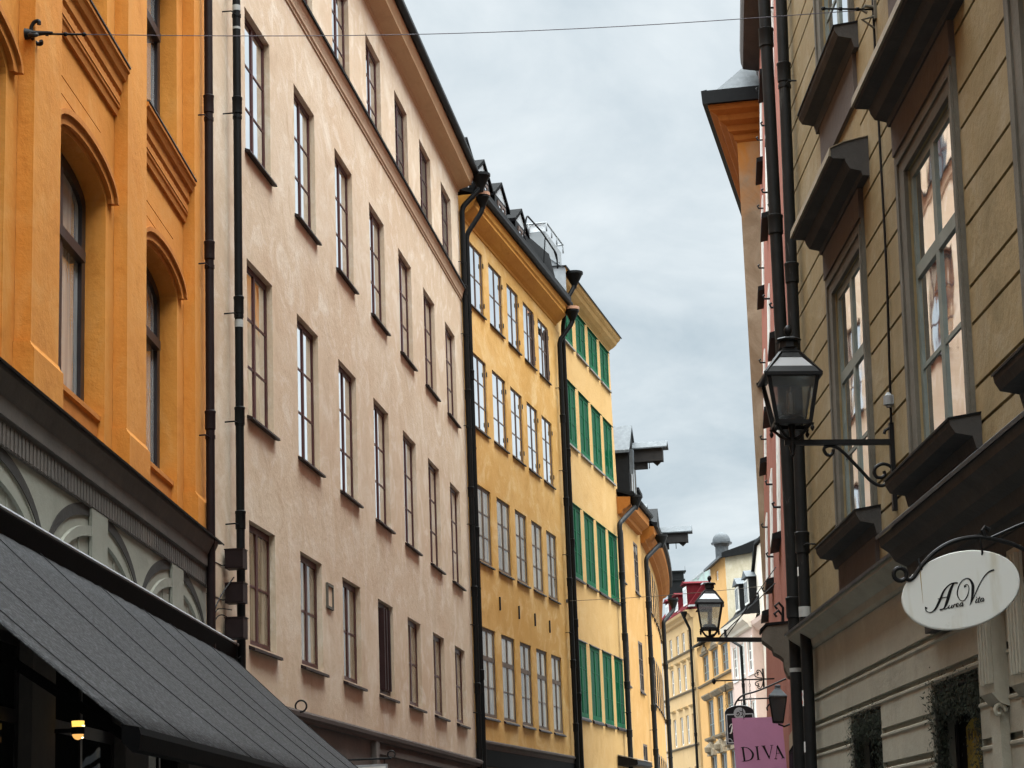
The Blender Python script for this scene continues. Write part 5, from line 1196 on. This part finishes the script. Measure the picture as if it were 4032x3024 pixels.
def chain(mb, a, b, n, r=.016, w_=.0045):
    a, b = Vector(a), Vector(b)
    for i in range(n):
        p, q = a.lerp(b,i/n), a.lerp(b,(i+1)/n); c = (p+q)/2; h = (q-p)/2*1.15; s = Vector((r,0,0)) if i % 2 else Vector((0,r,0))
        mb.tube([c-h, c-h*.5+s*.8, c+h*.5+s*.8, c+h, c+h*.5-s*.8, c-h*.5-s*.8, c-h], w_, 5)
for x in (-.21,.235): chain(chn, (x,0,.27), (x+.02,0,-.03), 5)
chn.build('chain', M['iron'], dv_)
db = thing('sign_bracket', 'thin straight iron rod with a slanting stay carrying the purple sign', 'bracket', (3.678,28.5,3.494), (0,0,0)); db.scale = (.9194,)*3
MB().tube([(-.86,0,-.02),(-.7,0,.0),(.1,0,.0)], .011, 6).tube(smoothpts([(-.90,0,-.09),(-.86,0,-.02),(-.76,0,.06),(-.5,0,.13),(.12,0,.37)],5), .013, 6).tube([(-.345,0,0),(-.355,0,-.06),(-.40,0,-.10),(-.43,0,-.14),(-.42,0,-.18)], .012, 6).lathe([(.004,-.12),(.022,-.09),(.02,-.05),(.006,-.02)], (-.35,0), 8).build('rod', M['iron'], db)

# ---- black sign with an arched top, half hidden by the purple one
bs = thing('arched_sign', 'black arched hanging sign with a silver border and round emblem behind the purple sign', 'sign', (3.675,36.0,3.80), (0,0,R(-1)))
out_ = [(-.245,-.56),(.245,-.56),(.245,-.03)] + [(.245*math.cos(a),-.03+.115*math.sin(a)) for a in [R(k*12) for k in range(1,15)]] + [(-.245,-.03)]
MB().plate(out_, -.012, .012).build('board', paint('black_sign_board', (.012,.012,.014), .4, .1), bs)
silver = paint('silver_sign_paint', (.42,.43,.44), .4, .1); bd = MB()
P_ = [(-.225,-.06),(-.225,-.535),(.225,-.535),(.225,-.06)]
for a,b in zip(P_, P_[1:]+P_[:1]): ribbon(bd, [(a[0],a[1],.018),((a[0]+b[0])/2,(a[1]+b[1])/2,.018),(b[0],b[1],.018)], -.0145, -.0125, 2)
for s in (-1,1): ribbon(bd, [(s*.225,-.47,.012),(s*.18,-.47,.012),(s*.155,-.50,.012),(s*.155,-.535,.012)], -.0145, -.0125, 4)
bd.tube([(p[0],0,p[1]) for p in out_]+[(out_[0][0],0,out_[0][1])], .011, 6, False); bd.build('border', silver, bs)
cm = MB().plate([(.10*math.cos(a),-.045+.10*math.sin(a)) for a in [2*math.pi*i/32 for i in range(32)]], -.022, -.0146); cm.build('emblem', M['pale_grey'], bs)
em = MB(); ribbon(em, [(-.06,-.075,.012),(-.03,-.09,.014),(.0,-.06,.012),(-.02,-.03,.016),(-.045,-.045,.014),(-.02,-.06,.01)], -.0235,-.0222, 4); ribbon(em, [(.0,.0,.01),(.03,-.02,.014),(.055,.0,.012),(.05,.03,.01)], -.0235,-.0222, 4); ribbon(em, [(.02,-.09,.01),(.05,-.07,.014),(.04,-.04,.01)], -.0235,-.0222,4); em.build('emblem_figure', M['iron'], bs)
sj = MB(); ribbon(sj, [(-.185,-.275,.012),(-.165,-.235,.014),(-.13,-.225,.018),(-.145,-.30,.022),(-.165,-.37,.02),(-.19,-.375,.014)], -.0145,-.0125, 5); ribbon(sj, [(-.10,-.30,.014),(-.125,-.35,.018),(-.09,-.39,.016),(-.05,-.35,.014),(-.08,-.30,.012),(-.02,-.29,.012)], -.0145,-.0125, 5); sj.build('lettering', M['white'], bs)
ch_ = MB()
for x in (-.215,.205): chain(ch_, (x,0,.51), (x,0,.0), 9, .014, .0045)
ch_.build('chain', M['iron'], bs)
sb = thing('sign_bracket', 'long iron bar with four curled scrolls carrying the black arched sign', 'bracket', (4.12,36.0,4.32), (0,0,0))
MB().bar((-.83,0,0),(.06,0,0),.022).lathe([(.004,-.06),(.03,-.035),(.035,-.01),(.03,.02),(.004,.05)], (-.85,0), 10).box(-.014,.014,-.02,.02,-.17,.18).box(.0,.30,-.015,.015,-.012,.012).build('bar', M['iron'], sb)
scl = MB()
for s in (-1,1):
    scl.tube([(p[0],0,s*p[1]) for p in smoothpts([(-.02,.02),(-.09,.03),(-.14,.06),(-.135,.10),(-.10,.105),(-.085,.08),(-.105,.07)],4)], .0085, 6)
    scl.tube([(p[0],0,s*p[1]) for p in smoothpts([(-.01,.04),(-.02,.09),(-.05,.145),(-.09,.155),(-.105,.13),(-.085,.115),(-.07,.13)],4)], .0085, 6)
scl.build('scroll', M['iron'], sb)
